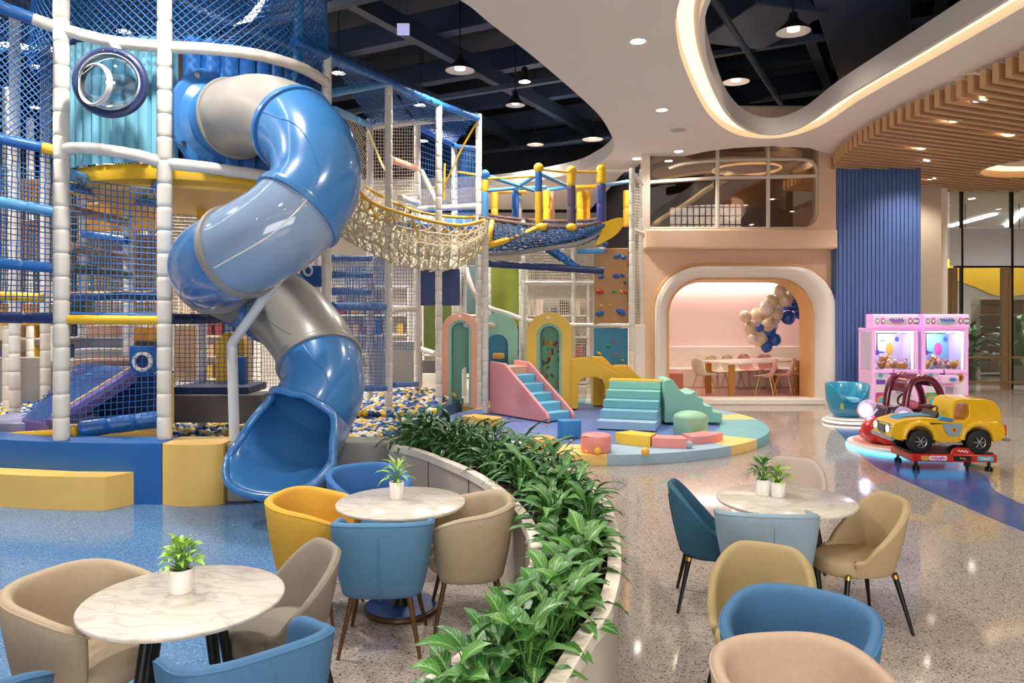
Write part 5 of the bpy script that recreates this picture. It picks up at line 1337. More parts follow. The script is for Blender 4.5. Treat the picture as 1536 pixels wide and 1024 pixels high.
GLDL = mat('gold_slab', (204, 158, 74), .35, metal=.6)
for x, y in ((-1.05, -.38), (-1.05, .38), (.0, -.38), (1.05, -.38), (1.05, .38)): 
    if x == 0: continue
    MB().box((x, y, .357), (.15, .06, .715)).build('leg', GLDL, TBL, bevel=.006, local=True)
def shell_chair(label, loc, face, m, group):
    t = thing('shell_chair', label, 'chair', (loc[0], loc[1], .12), math.radians(face + 90), group)
    rows = []
    for i in range(15):
        u = i / 14; row = []
        for j in range(11):
            v = j / 10 * 2 - 1
            w = .23 * (1 - .18 * max(0, u - .5) ** 1.0 * 2 * .6) * (1 if u < .85 else math.sqrt(max(.15, 1 - ((u - .85) / .15) ** 2 * .8)))
            if u < .45: y = lerp(-.22, .14, u / .45); z = .43 + .012 * math.cos(u * 8) + .10 * abs(v) ** 3 * (u / .45) ** 1.2
            else: q = (u - .45) / .55; y = .14 + .11 * q + .03 * math.sin(q * 3); z = .43 + .04 * q + .38 * q ** 1.15 + .10 * abs(v) ** 3 * (1 - q)
            y -= .10 * abs(v) ** 2 * max(0, (u - .3)) * (1.2 - .5 * u)
            row.append(Vector((v * w, y, z)))
        rows.append(row)
    o = MB().skin(rows).build('shell', m, t, local=True, ang=80); so = o.modifiers.new('so', 'SOLIDIFY'); so.thickness = .018
    for sx_ in (-1, 1):
        for sy_ in (-1, 1): MB().tube([(sx_ * .12, sy_ * .11, .43), (sx_ * .21, sy_ * .21, 0)], [.015, .009], 8).build('leg', WOODS, t, local=True)
    return t
CRM = mat('cream_shell', (226, 214, 186), .4); PNKS = mat('pink_shell', (222, 164, 152), .4)
shell_chair('cream shell chair at the near left end of the party table', (4.42, 17.35), 25, CRM, None)
shell_chair('cream shell chair behind the party table, second from left', (4.95, 18.15), -55, CRM, None)
shell_chair('cream shell chair behind the party table, third from left', (5.4, 18.4), -60, CRM, None)
shell_chair('pink shell chair on the far side of the party table', (5.85, 18.55), -62, PNKS, None)
shell_chair('pink shell chair at the far side corner of the party table', (6.35, 18.6), -75, PNKS, None)
shell_chair('pink shell chair nearest to us at the party table', (5.72, 16.98), 150, PNKS, None)
shell_chair('pink shell chair second along the near side of party table', (6.22, 17.22), 150, PNKS, None)
shell_chair('pink shell chair third along the near side of party table', (6.68, 17.45), 150, PNKS, None)
BLC = mat('balloon_cream', (226, 200, 168), .18, coat=.3); BLB = mat('balloon_blue', (36, 84, 176), .15, coat=.4); BLP = mat('balloon_pearl', (236, 220, 210), .12, coat=.4); BLY = mat('balloon_gold', (226, 170, 50), .15, coat=.3)
bl = [(1118, 475, 9, BLC), (1135, 472, 9.5, BLC), (1137, 479, 9, BLP), (1126, 493, 11, BLC), (1148, 467, 10, BLC), (1150, 462, 10, BLP), (1152, 487, 10, BLC), (1141, 508, 10.5, BLC), (1128, 508, 7, BLP), (1137, 512, 8, BLC), (1157, 452, 10, BLC), (1146, 460, 5, BLB), (1160, 447, 6, BLB), (1165, 471, 9.5, BLC), (1163, 478, 8, BLP), (1171, 436, 9.5, BLC), (1177, 449, 11, BLC), (1190, 438, 10.5, BLP), (1187, 428, 5, BLY), (1203, 431, 8, BLY), (1195, 457, 10, BLB), (1180, 466, 8, BLB), (1182, 476, 10.5, BLB), (1198, 471, 7.5, BLB), (1154, 496, 10, BLB), (1162, 509, 9.5, BLB), (1150, 520, 8.5, BLB), (1140, 492, 6, BLB), (1166, 460, 8, BLP), (1200, 445, 6, BLP), (1160, 489, 7, BLP)]
bz0 = random.Random(9); cn = {BLC: 'cream', BLB: 'blue', BLP: 'pearl white', BLY: 'gold'}
for px, py, r, m in bl:
    d = 17.9 + bz0.uniform(-.25, .3); c = P(px, py, d); R = r * d / FPX
    o = MB().ball((0, 0, 0), R, 20, 14, (1, 1, 1.08)).build('balloon', m, local=True); o.location = c; o.rotation_euler = (bz0.uniform(-.5, .5), bz0.uniform(-.5, .5), 0)
    tag(o, '%s balloon in the garland on the pink party room wall' % cn[m], 'balloon', '%s balloons of the garland' % cn[m])
    k = MB().tube([(0, 0, -R * 1.06), (0, 0, -R * 1.16)], [.008, .02], 8).build('knot', m, o, local=True)
MB_ = MB().tube(smooth([P(1128, 500, 18.2), P(1155, 480, 18.25), P(1178, 455, 18.25), P(1205, 428, 18.3), P(1212, 418, 18.4)], 4), .012, 6).build('garland_string', W_PLAS); tag(MB_, 'thin cord that carries the balloon garland', 'cord')

# ------------------------------------------------------------------ claw machines
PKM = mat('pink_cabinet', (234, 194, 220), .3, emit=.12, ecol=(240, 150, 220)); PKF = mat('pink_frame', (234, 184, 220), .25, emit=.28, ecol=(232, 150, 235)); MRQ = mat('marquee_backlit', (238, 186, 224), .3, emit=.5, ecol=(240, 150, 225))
CWH = mat('cabinet_white', (240, 232, 240), .3); VIO = mat('violet_print', (120, 80, 190), .4); AQU = mat('aqua_print', (90, 190, 210), .4); GRN = mat('green_print', (110, 180, 120), .4); MAG = mat('magenta_print', (214, 80, 160), .4); GLO = mat('gold_print', (220, 170, 70), .4); BLU_P = mat('blue_print', (70, 90, 190), .4)
LEDW = mat('claw_led', (240, 246, 255), .3, emit=4.0); SKYB = mat('claw_back_blue', (130, 190, 220), .5); LILB = mat('claw_back_lilac', (214, 206, 226), .5)
def sticker(par, c, w, h, m, rnd=True, d=.006, name='sticker'):
    if rnd: pl = [(w / 2 * math.cos(2 * PI * i / 24), h / 2 * math.sin(2 * PI * i / 24)) for i in range(24)]
    else: pl = rrect(-w / 2, w / 2, -h / 2, h / 2, min(w, h) * .2, 3)
    return MB().plate([pl], lambda u, v, t: Vector((c[0] + u, c[1] - t, c[2] + v)), 0, d).build(name, m, par, local=True, smooth_=False)
def squig(par, c, w, h, m, k=5, r=.008, name='lettering'):     # unreadable swirling lettering
    pts = [Vector((c[0] + w * (i / (k * 4) - .5), c[1], c[2] + h * .5 * math.sin(i * 1.57) * (1 if i % 3 else .5))) for i in range(k * 4 + 1)]
    return MB().tube(smooth(pts, 3), r, 5).build(name, m, par, local=True)
PLU = [mat('plush_%d' % i, c, .9) for i, c in enumerate(((240, 196, 90), (244, 226, 206), (236, 160, 170), (220, 140, 60), (250, 240, 240), (180, 120, 90)))]
def claw(label, x, y, back, which, seed):
    w, dpt, H = .92, .62, 1.97
    t = thing('claw_machine', label, 'claw machine', (x, y, 0))
    MB().box((0, dpt / 2, .43), (w - .06, dpt - .04, .80)).build('cabinet', CWH, t, bevel=.02, local=True)
    for sx_ in (-1, 1):
        MB().box((sx_ * (w / 2 - .035), .03, .86), (.075, .075, 1.66)).build('frame_post', PKF, t, bevel=.02, local=True)
        MB().box((sx_ * (w / 2 - .03), dpt - .05, .86), (.06, .06, 1.66)).build('frame_post', PKF, t, bevel=.015, local=True)
        MB().box((sx_ * (w / 2 - .018), dpt / 2, .44), (.03, dpt - .1, .8)).build('side_panel', PKM, t, local=True)
        MB().box((sx_ * (w / 2 - .03), dpt / 2, 1.24), (.012, dpt - .16, .76)).build('side_wall', LILB, t, local=True, smooth_=False)
        MB().box((sx_ * (w / 2 - .085), .075, 1.24), (.02, .02, .74)).build('led_tube', LEDW, t, local=True)
    MB().box((0, .02, .05), (w - .02, .06, .1)).build('plinth', PKM, t, bevel=.01, local=True)
    MB().box((0, .015, .83), (w - .04, .07, .07)).build('sill', PKF, t, bevel=.015, local=True)
    MB().box((0, dpt / 2, 1.655), (w, dpt, .06)).build('head_rail', PKF, t, bevel=.02, local=True)
    MB().box((0, .012, 1.24), (w - .15, .012, .76)).build('front_glass', GLASS, t, local=True, smooth_=False)
    MB().box((0, dpt - .04, 1.24), (w - .1, .03, .78)).build('back_panel', back, t, local=True)
    MB().box((0, dpt / 2, .845), (w - .1, dpt - .12, .03)).build('prize_floor', CWH, t, local=True)
    MB().box((0, .12, 1.615), (w - .18, .03, .03)).build('led_tube', LEDW, t, local=True)
    # marquee
    pr = [(-.03, 1.69), (-.05, 1.74), (-.05, 1.93), (-.02, 1.97), (.3, 1.97), (.3, 1.69)]
    mq = MB().plate([pr], lambda u, v, s: Vector((s, u, v)), -w / 2 + .005, w / 2 - .005).build('marquee', MRQ, t, bevel=.025, local=True)
    sticker(mq, (0, -.052, 1.835), .50, .19, CWH, name='oval_panel'); sticker(mq, (0, -.058, 1.835), .44, .15, LILB, name='oval_panel')
    squig(mq, (0, -.066, 1.85), .28, .06, (VIO, BLU_P)[which], 5, .011); squig(mq, (0, -.066, 1.81), .22, .045, (MAG, AQU)[which], 4, .009)
    for xx, m in ((-.38, GRN), (-.27, MAG), (.27, MAG), (.36, GRN), (.41, VIO)): sticker(mq, (xx, -.052, 1.835), .09, .13, m, name='leaf_print'); sticker(mq, (xx, -.058, 1.835), .05, .07, CWH, name='leaf_print')
    # coin panel, control shelf, stickers
    sh = MB().box((.02, -.05, .68), (.36, .2, .16)).build('control_shelf', PKM, t, bevel=.03, local=True)
    sticker(sh, (.06, -.152, .68), .15, .08, AQU, name='shelf_print'); squig(sh, (.06, -.16, .68), .10, .03, BLU_P, 3, .006)
    MB().tube([(-.06, -.06, .76), (-.06, -.06, .84)], .008, 8).build('joystick', BLACK, sh, local=True); MB().ball((-.06, -.06, .85), .02, 10, 8).build('joystick_ball', MAG, sh, local=True)
    MB().box((.05, -.02, .47), (.2, .06, .2)).build('prize_door', PKM, t, bevel=.012, local=True); MB().box((.05, -.052, .46), (.15, .01, .13)).build('prize_flap', mat('flap_grey%d' % which, (170, 160, 180), .3), t, local=True)
    sticker(t, (-.26, .016, .24), .28, .34, (GRN if which else MAG), False, name='poster'); sticker(t, (-.26, .008, .24), .22, .22, GLO, name='poster'); sticker(t, (-.26, .0, .24), .14, .14, AQU, name='poster')
    sticker(t, (-.28, .018, .62), .18, .09, VIO, False); sticker(t, (-.28, .018, .75), .09, .09, AQU); sticker(t, (.30, .018, .70), .16, .17, GLO); sticker(t, (.30, .01, .70), .09, .1, mat('sticker_brown%d' % which, (120, 70, 40), .4)); sticker(t, (-.05, .016, .79), .1, .05, BLU_P, False)
    squig(t, (.3, .016, .35), .1, .03, VIO, 3, .004); squig(t, (.3, .016, .26), .12, .03, VIO, 3, .004)
    # shapes on the back panel
    for xx, zz, ww, hh, m in ((.17, 1.25, .16, .26, (GLO, MAG)[which]), (-.25, 1.3, .13, .18, (VIO, MAG)[which]), (.02, 1.42, .12, .03, (BLU_P, AQU)[which]), (.0, 1.18, .14, .03, BLU_P), (-.28, 1.1, .1, .12, (MAG, VIO)[which]), (.32, 1.45, .08, .1, BLU_P)):
        sticker(t, (xx, dpt - .056, zz), ww, hh, m, name='back_print')
    # gantry and claw
    MB().box((0, .36, 1.59), (w - .14, .05, .04)).build('gantry', CHROME, t, local=True)
    cl_ = MB().tube([(-.2, .34, 1.59), (-.2, .34, 1.18)], .014, 8).build('claw_arm', BLACK, t, local=True)
    MB().lathe([(0, .06), (.04, .05), (.05, 0), (.03, -.04), (0, -.05)], 12, (-.2, .34, 1.18)).build('claw_head', VIO, cl_, local=True)
    for i in range(3):
        a = i * 2.1 + .5; MB().tube([(-.2 + .03 * math.cos(a), .34 + .03 * math.sin(a), 1.16), (-.2 + .1 * math.cos(a), .34 + .1 * math.sin(a), 1.09), (-.2 + .05 * math.cos(a), .34 + .05 * math.sin(a), 1.0)], .008, 6).build('claw_finger', CHROME, cl_, local=True)
    # plush toys lying inside
    r_ = random.Random(seed)
    for i in range(15):
        px_ = -.33 + .66 * ((i * .37 + .1) % 1); py_ = .14 + .36 * ((i * .61 + .2) % 1); s = r_.uniform(.055, .08)
        if abs(px_ + .2) < .13 and abs(py_ - .34) < .13: continue
        zz = .862 + s + (.09 if py_ > .34 else .0) * r_.uniform(.7, 1.2)
        q = MB().ball((0, 0, 0), s, 10, 7, (1.1, 1, .95)).build('plush_toy', PLU[r_.randrange(6)], local=True)
        q.location = (x + px_, y + py_, zz); q.rotation_euler = (r_.uniform(-.4, .4), 0, r_.uniform(-1, 1))
        MB().ball((s * .2, -s * .75, s * .75), s * .62, 8, 6).build('head', PLU[r_.randrange(6)], q, local=True)
        for e in (-1, 1): MB().ball((s * .2 + e * s * .45, -s * .7, s * 1.3), s * .25, 6, 5).build('ear', PLU[r_.randrange(6)], q, local=True)
        tag(q, 'small plush toy lying inside the %s' % ('claw machine with pale blue back' if which else 'claw machine with lilac back'), 'plush toy', 'plush toys in the %s' % ('blue backed claw machine' if which else 'lilac backed claw machine'))
    L = bpy.data.lights.new('claw_lamp', 'POINT'); L.energy = 15; L.color = (.95, .9, 1); L.shadow_soft_size = .1
    lo__ = bpy.data.objects.new('claw_lamp', L); COL.objects.link(lo__); lo__.location = (x, y + .3, 1.5)
    return t
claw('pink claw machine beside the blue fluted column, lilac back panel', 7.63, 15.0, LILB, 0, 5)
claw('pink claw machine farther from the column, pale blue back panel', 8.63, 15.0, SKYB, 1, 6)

# ------------------------------------------------------------------ kiddie rides
CARY = mat('car_yellow', (246, 196, 28), .2, coat=.6); CARB = mat('car_blue', (78, 150, 190), .3, coat=.3); TYRE = mat('tyre', (22, 22, 24), .6); REDP = mat('ride_red', (206, 36, 26), .2, coat=.6); HUB = mat('hub_silver', (190, 192, 196), .25, metal=.8)
WL = mat('ride_light', (235, 240, 255), .3, emit=8.0); DRK = mat('ride_dark', (30, 28, 32), .35)
CAR = thing('car_ride', 'yellow toy car ride with blue bonnet stripe on a red rocking base', 'kiddie ride', (5.60, 9.9, 0), math.radians(-4))
def SIDE(y0): return lambda u, v, t: Vector((u, y0 + t, v))
# base
MB().box((.05, .0, .165), (1.06, .62, .10)).build('base_box', REDP, CAR, bevel=.015, local=True)
MB().box((.05, 0, .222), (1.0, .56, .015)).build('base_plate', DRK, CAR, local=True)
for x, w, m in ((-.36, .1, GLO), (-.2, .22, CWH), (.1, .22, DRK), (.38, .2, AQU)): MB().plate([rrect(x - w / 2 + .05, x + w / 2 + .05, .135, .195, .02, 3)], lambda u, v, t: Vector((u, -.311 - t, v)), 0, .006).build('base_print', m, CAR, local=True, smooth_=False)
squig(CAR, (-.15, -.322, .165), .16, .03, MAG, 4, .006); squig(CAR, (.15, -.322, .165), .07, .02, GLO, 2, .005); squig(CAR, (.43, -.322, .165), .13, .03, CWH, 4, .005)
MB().plate([[(-.04, .21), (.26, .21), (.24, .27), (.2, .3), (.02, .3), (-.02, .27)]], lambda u, v, t: Vector((u + .05, -.30 + t, v)), 0, .03).build('base_badge', REDP, CAR, bevel=.008, local=True)
squig(CAR, (.16, -.306, .255), .12, .03, CWH, 3, .006)
for x in (-.4, .5):
    for y in (-.26, .26): MB().lathe([(0, .0), (.045, 0), (.045, .05), (.02, .06), (.02, .12), (0, .12)], 14, (x, y, .0)).build('foot', BLACK, CAR, local=True)
for x in (-.25, .3): MB().tube([(x, 0, .22), (x + .05, 0, .42)], .06, 10).build('rocker_arm', DRK, CAR, local=True)
# body: lower shell with wheel arches
WR = .15; fx, rx, wzc = -.36, .36, .40
def arch_cut(cx, r): return [(cx + r * math.cos(a), wzc + r * math.sin(a)) for a in [math.radians(q) for q in (188, 170, 150, 130, 110, 90, 70, 50, 30, 10, -8)]]
prof = [(-.71, .40), (-.72, .47), (-.69, .56), (-.66, .60), (-.5, .65), (-.3, .67), (-.16, .665), (-.12, .655), (.04, .63), (.14, .625), (.62, .625), (.68, .58), (.70, .5), (.69, .42), (.60, .38)] + [(rx + .0 + .2 * math.cos(a), wzc + .2 * math.sin(a)) for a in [math.radians(q) for q in (-8, 20, 50, 80, 110, 140, 170, 188)]] + [(.1, .36), (-.1, .36)] + [(fx + .2 * math.cos(a), wzc + .2 * math.sin(a)) for a in [math.radians(q) for q in (-8, 20, 50, 80, 110, 140, 170, 188)]] + [(-.6, .38)]
MB().plate([prof], SIDE(-.27), 0, .54).build('body', CARY, CAR, bevel=.016, seg=2, local=True)
for s in (-1, 1):
    for cx in (fx, rx):
        pts = [(cx + .2 * math.cos(a), s * .275, wzc + .2 * math.sin(a)) for a in [math.radians(q) for q in range(0, 181, 15)]]
        MB().tube(pts, .038, 10).build('fender', CARY, CAR, local=True)
        wh = MB().lathe([(.075, -.05), (.13, -.05), (WR, -.035), (WR, .035), (.13, .05), (.075, .05)], 28, (cx, s * .265, wzc - .03), RXM).build('tyre', TYRE, CAR, local=True)
        MB().lathe([(0, .045), (.02, .045), (.025, .03), (.07, .03), (.082, .045), (.09, .04), (.09, -.04), (0, -.04)], 24, (cx, s * .265, wzc - .03), RXM if s < 0 else Matrix.Rotation(-PI / 2, 3, 'X')).build('hub', DRK, wh, local=True)
        for q in range(6):
            a = q * PI / 3; MB().tube([(cx, s * .305, wzc - .03), (cx + .075 * math.cos(a), s * .305, wzc - .03 + .075 * math.sin(a))], .01, 6).build('spoke', HUB, wh, local=True)
        MB().lathe([(.072, .04), (.088, .045), (.09, .03), (.072, .03)], 24, (cx, s * .265, wzc - .03), RXM if s < 0 else Matrix.Rotation(-PI / 2, 3, 'X')).build('rim', HUB, wh, local=True)
# cab shell with window openings
cab = [(.02, .60), (.045, .82), (.075, .89), (.14, .915), (.46, .915), (.58, .88), (.645, .79), (.67, .62), (.62, .6)]
winn = [(.075, .65), (.095, .81), (.125, .855), (.21, .865), (.255, .84), (.265, .72), (.235, .66), (.2, .645)]
MB().plate([cab, winn], SIDE(-.25), 0, .5).build('cab', CARY, CAR, bevel=.012, seg=2, local=True)
MB().box((.13, 0, .625), (.38, .40, .03)).build('cockpit_floor', CARB, CAR, bevel=.01, local=True)
MB().box((.30, 0, .72), (.06, .36, .22)).build('seat_back', mat('seat_tan', (176, 120, 70), .5), CAR, bevel=.02, local=True)
MB().plate([[(-.14, .64), (.0, .62), (.06, .62), (.05, .665), (-.08, .69)]], SIDE(-.275), 0, .55).build('cockpit_rim', CARB, CAR, bevel=.012, local=True)
MB().plate([[(-.08, .60), (.17, .60), (.16, .50), (.1, .44), (.0, .44), (-.05, .5)]], SIDE(-.282), 0, .564).build('door_panel', mat('door_bluegrey', (150, 176, 190), .3), CAR, bevel=.006, local=True)
sticker(CAR, (.06, -.284, .52), .07, .06, GLO); sticker(CAR, (.06, -.292, .52), .035, .035, REDP)
hd = [(-.685, .565), (-.5, .655), (-.3, .677), (-.14, .672), (-.14, .68), (-.3, .686), (-.5, .664), (-.69, .572)]
MB().plate([hd], SIDE(-.13), 0, .26).build('bonnet_stripe', CARB, CAR, local=True)
MB().plate([[(-.14, .66), (-.10, .74), (-.08, .74), (-.09, .66)]], SIDE(-.2), 0, .4).build('windscreen_frame', DRK, CAR, bevel=.008, local=True)
MB().tube([(-.02, -.08 + .0, .72), (-.02, .08, .72)], .0, 3)
MB().tube([Vector((-.06 + .03 * math.sin(a), .08 * math.cos(a), .73 + .06 * math.sin(a))) for a in [2 * PI * i / 20 for i in range(20)]], .012, 8, closed=True).build('steering_wheel', BLACK, CAR, local=True)
# face: grille, lamps, bumpers
MB().box((-.715, 0, .50), (.03, .22, .10)).build('grille', DRK, CAR, bevel=.008, local=True)
for q in range(5): MB().box((-.733, -.08 + q * .04, .50), (.008, .01, .085)).build('grille_bar', HUB, CAR, local=True)
RY = Matrix.Rotation(-PI / 2, 3, 'Y')
for y in (-.19, .19):
    hl = MB().lathe([(.05, 0), (.062, .0), (.065, .025), (.05, .035), (.0, .03)], 20, (-.69, y, .52), RY).build('headlight', CHROME, CAR, local=True)
    MB().lathe([(0, .05), (.03, .046), (.05, .03), (0, .03)], 18, (-.69, y, .52), RY).build('lens', WL, hl, local=True)
MB().plate([rrect(-.74, -.68, .375, .43, .02, 3)], SIDE(-.3), 0, .6).build('bumper', HUB, CAR, bevel=.012, local=True)
MB().plate([rrect(.68, .76, .375, .43, .02, 3)], SIDE(-.28), 0, .56).build('bumper', HUB, CAR, bevel=.012, local=True)
MB().box((-.1 + .1, 0, .345), (.34, .56, .035)).build('running_board', HUB, CAR, bevel=.008, local=True)
for y in (-.23, .23): MB().box((.70, y, .52), (.035, .07, .14)).build('tail_light', REDP, CAR, bevel=.012, local=True)

# red and lilac car on a glowing disc
RD = thing('bubble_car_ride', 'red and lilac toy car ride with maroon canopy on a glowing disc', 'kiddie ride', (5.72, 11.15, 0), math.radians(8))
GLOWD = mat('disc_glow', (120, 220, 255), .3, emit=4.0, ecol=(90, 200, 255)); WHD = mat('disc_white', (238, 236, 236), .3); LIL = mat('ride_lilac', (206, 178, 226), .25, coat=.4); MAR = mat('ride_maroon', (110, 24, 60), .2, coat=.6); PLM = mat('ride_plum', (64, 34, 50), .2, coat=.5)
MB().lathe([(0, .0), (.80, 0), (.80, .03), (0, .03)], 56, (.1, 0, 0)).build('glow_ring', GLOWD, RD, local=True)
MB().lathe([(0, .03), (.78, .03), (.79, .05), (.78, .085), (0, .09)], 56, (.1, 0, 0)).build('disc', WHD, RD, local=True)
MB().lathe([(.0, .085), (.70, .085), (.70, .105), (.0, .107)], 56, (.1, 0, 0)).build('disc_top', mat('disc_peach', (228, 170, 150), .35), RD, local=True)
MB().ball((-.36, -.05, .30), .21, 22, 14, (1.15, 1, .95)).build('red_nose', REDP, RD, local=True); MB().ball((-.22, -.16, .29), .20, 20, 14, (1.0, 1, .95)).build('red_cheek', REDP, RD, local=True)
MB().plate([[(-.45, .12), (.55, .12), (.6, .3), (.4, .4), (-.2, .38), (-.5, .25)]], SIDE(-.28), 0, .56).build('red_body', REDP, RD, bevel=.06, seg=3, local=True)
MB().plate([[(-.32, .36), (.55, .36), (.62, .52), (.5, .60), (.05, .58), (-.12, .66), (-.36, .66), (-.42, .5)]], SIDE(-.24), 0, .5).build('plum_body', PLM, RD, bevel=.06, seg=3, local=True)
for x, y, z, s in ((-.13, -.3, .50, 1.0), (-.42, .12, .56, .85)):
    R_ = Matrix.Rotation(math.radians(-28 if s == 1 else -60), 3, 'Z') @ RXM
    pod = MB().lathe([(0, .06), (.1, .055), (.15, .02), (.16, -.04), (.13, -.14), (0, -.2)], 24, (x, y, z), R_).build('lamp_pod', LIL, RD, local=True)
    MB().lathe([(.0, .075), (.06, .075), (.1, .06), (.0, .05)], 24, (x, y, z), R_).build('lamp', WL if s == 1 else EMRING, pod, local=True)
    MB().lathe([(.07, .072), (.075, .085), (.095, .075), (.1, .06)], 24, (x, y, z), R_).build('lamp_ring', mat('lamp_ring_%d' % int(s * 100), (150, 170, 250), .3, emit=2.0), pod, local=True)
for y in (-.2, .24): MB().tube(smooth([(-.05, y, .55), (.0, y, .85), (.08, y, 1.02), (.25, y, 1.07), (.42, y, 1.0), (.54, y, .8), (.6, y, .5)], 4), .05, 10).build('canopy_arch', MAR, RD, local=True)
rows = [[Vector((x, y, z)) for y in (-.2, -.1, .02, .14, .24)] for x, z in ((.0, .86), (.06, 1.0), (.16, 1.08), (.28, 1.11), (.4, 1.06), (.48, .96))]
so = MB().skin(rows).build('canopy_roof', MAR, RD, local=True); q = so.modifiers.new('so', 'SOLIDIFY'); q.thickness = .05
MB().box((.3, 0, .62), (.3, .36, .1)).build('seat', MAR, RD, bevel=.03, local=True); MB().ball((.12, -.12, .66), .09, 12, 8, (1.2, 1, .8)).build('dash', mat('ride_pink', (226, 120, 150), .3), RD, local=True)
MB().tube([Vector((.1 + .03 * math.sin(a), .05 + .1 * math.cos(a), .72 + .08 * math.sin(a))) for a in [2 * PI * i / 20 for i in range(20)]], .014, 8, closed=True).build('steering_wheel', BLACK, RD, local=True)
sticker(RD, (-.1, -.36, .29), .05, .07, DRK)

# turquoise tub ride
gx = G(1269, 628)
TU = thing('tub_ride', 'turquoise tub seat ride on a glowing white disc by the column', 'kiddie ride', (6.12, 13.75, 0), math.radians(0))
TURQ = mat('turquoise_plastic', (44, 148, 186), .25, coat=.5)
MB().lathe([(0, 0), (.40, 0), (.42, .03), (.40, .06), (0, .06)], 44).build('disc', WHD, TU, local=True)
MB().lathe([(.40, .025), (.424, .03), (.424, .05), (.40, .05)], 44).build('disc_light', mat('disc_led', (255, 246, 226), .3, emit=3.0), TU, local=True)
MB().lathe([(0, .06), (.36, .06), (.38, .085), (.36, .11), (0, .115)], 44).build('disc_step', WHD, TU, local=True)
rows = []
for i in range(49):
    a = 2 * PI * i / 48; fr = max(0, math.sin(-a)) ** 2
    top = .72 - .30 * (max(0, math.sin(-a)) ** 3) * 1.0
    rows.append([Vector((r * math.cos(a), r * .82 * math.sin(a), z)) for r, z in ((.0, .12), (.24, .12), (.30, .2), (.375, .42), (.39, top - .02), (.375, top), (.345, top - .02), (.32, .45), (.26, .33), (0, .32))])
MB().skin(rows).build('tub', TURQ, TU, local=True, ang=60)
MB().box((0, .1, .40), (.44, .3, .1)).build('seat', mat('seat_lightblue', (120, 184, 206), .35), TU, bevel=.03, local=True)
def tubp(x, z, w, h, m, nm): return MB().box((x, -.325 + .25 * x * x * 3.3, z), (w, .02, h)).build(nm, m, TU, bevel=.006, local=True)
tubp(.08, .24, .13, .06, GLO, 'name_plate'); tubp(.08, .24, .1, .035, DRK, 'plate_print'); tubp(-.22, .33, .06, .1, mat('print_lime', (180, 200, 60), .4), 'print'); tubp(.24, .33, .05, .07, GLO, 'print')
# ------------------------------------------------------------------ palm inside the shop
PM = thing('potted_palm', 'green palm standing behind the glass shop front', 'plant', (14.3, 21.2, 0))
MB().lathe([(0, 0), (.25, 0), (.3, .5), (.26, .5), (.24, .44), (0, .44)], 20).build('pot', BEIGEC, PM, local=True)
plant('x', '', (0, 0, 0), 2.4, 1.1, 44, 1.1, .12, LF1, STM, 77, droop=1.7, parent=PM)
SHB = []
for i, (x, y, h) in enumerate(((12.4, 21.6, 1.5), (13.3, 21.9, 1.8))):
    plant('leafy_plant', ['bushy dark shrub in the shop, near its gold frame', 'bushy dark shrub in the shop beside the palm'][i], (x, y, .0), h, .8, 60, .45, .16, LF3, STM, 80 + i)
for i, (x, z0, w, h, m, lab) in enumerate(((11.9, 0, 1.3, 2.3, 3, 'magenta'), (15.2, 0, 1.6, 2.4, 2, 'brown'))):
    sh = thing('display_shelf', '%s display shelf inside the glass shop front' % lab, 'shelf', (x, 23.4, 0))
    MB().box((0, .2, h / 2), (w, .05, h)).build('back_panel', [None, None, TAN, MAR][m], sh, local=True)
    for s in (-1, 1): MB().box((s * w / 2, 0, h / 2), (.05, .4, h)).build('side_panel', SHW, sh, local=True)
    for z in (.1, .7, 1.3, 1.9, h): MB().box((0, 0, z), (w, .4, .05)).build('shelf', SHW, sh, local=True)

# ------------------------------------------------------------------ lamps
def spot(loc, power, ang=130, col=(1, .935, .85), r=.14, blend=.7):
    L = bpy.data.lights.new('lamp_light', 'SPOT'); L.energy = power; L.spot_size = math.radians(ang); L.spot_blend = blend; L.color = col; L.shadow_soft_size = r
    o = bpy.data.objects.new('lamp_light', L); COL.objects.link(o); o.location = loc
    return o
WPLAST = mat('trim_ring_white', (236, 228, 218), .4)
def downlight(x, y, z, label, power=260, r=.085, group=None):
    t = thing('downlight', label, 'ceiling light', (x, y, z), 0, group)
    MB().lathe([(r, -.002), (r + .03, -.008), (r + .035, -.004), (r + .03, .0), (r, .0)], 28).build('trim_ring', WPLAST, t, local=True)
    MB().lathe([(0, -.004), (r, -.004), (r, .0), (0, .0)], 28).build('lamp', EMW, t, local=True)
    if power: spot((x, y, z - .04), power)
for px, py, lab in ((957, 62, 'bright ceiling downlight nearest to us between the two openings'), (993, 165, 'bright ceiling downlight second from us between the two openings'), (1018, 227, 'bright ceiling downlight in front of the mirror window'), (955, 238, 'bright ceiling downlight above the corner of the climbing bay')):
    x, y = C(px, py); downlight(x, y, CZ, lab, 210)
# cafe side and aisle downlights that continue the row overhead
for x, y in ((-2.2, 3.0), (0.6, 3.2), (.2, 5.6), (3.6, .6), (-1.0, .8), (-4.6, 1.6), (6.6, 2.0), (1.2, -1.5), (-3.4, -2.0), (4.6, -2.5)):
    downlight(x, y, CZ, 'ceiling downlight over the cafe tables, above the view', 210, group='downlights over the cafe')
for px, py, lab in ((1383, 222, 'downlight in oak slats just above the blue column'), (1388, 241, 'downlight in oak slats, second above the blue column'), (1398, 268, 'downlight in oak slats near the column top right edge'), (1461, 295, 'downlight in oak slats above the shop front'), (1515, 202, 'downlight in oak slats beside the round cove light'), (1432, 181, 'downlight in oak slats near the front boundary'), (1470, 150, 'downlight in oak slats at the frontmost boundary')):
    d = (5.09 - CAMH) * FPX / (HY - py); x = (px - 768) * d / FPX
    if d < 19: downlight(x, d, 5.085, lab, 210 if py > 170 else 150, .075)
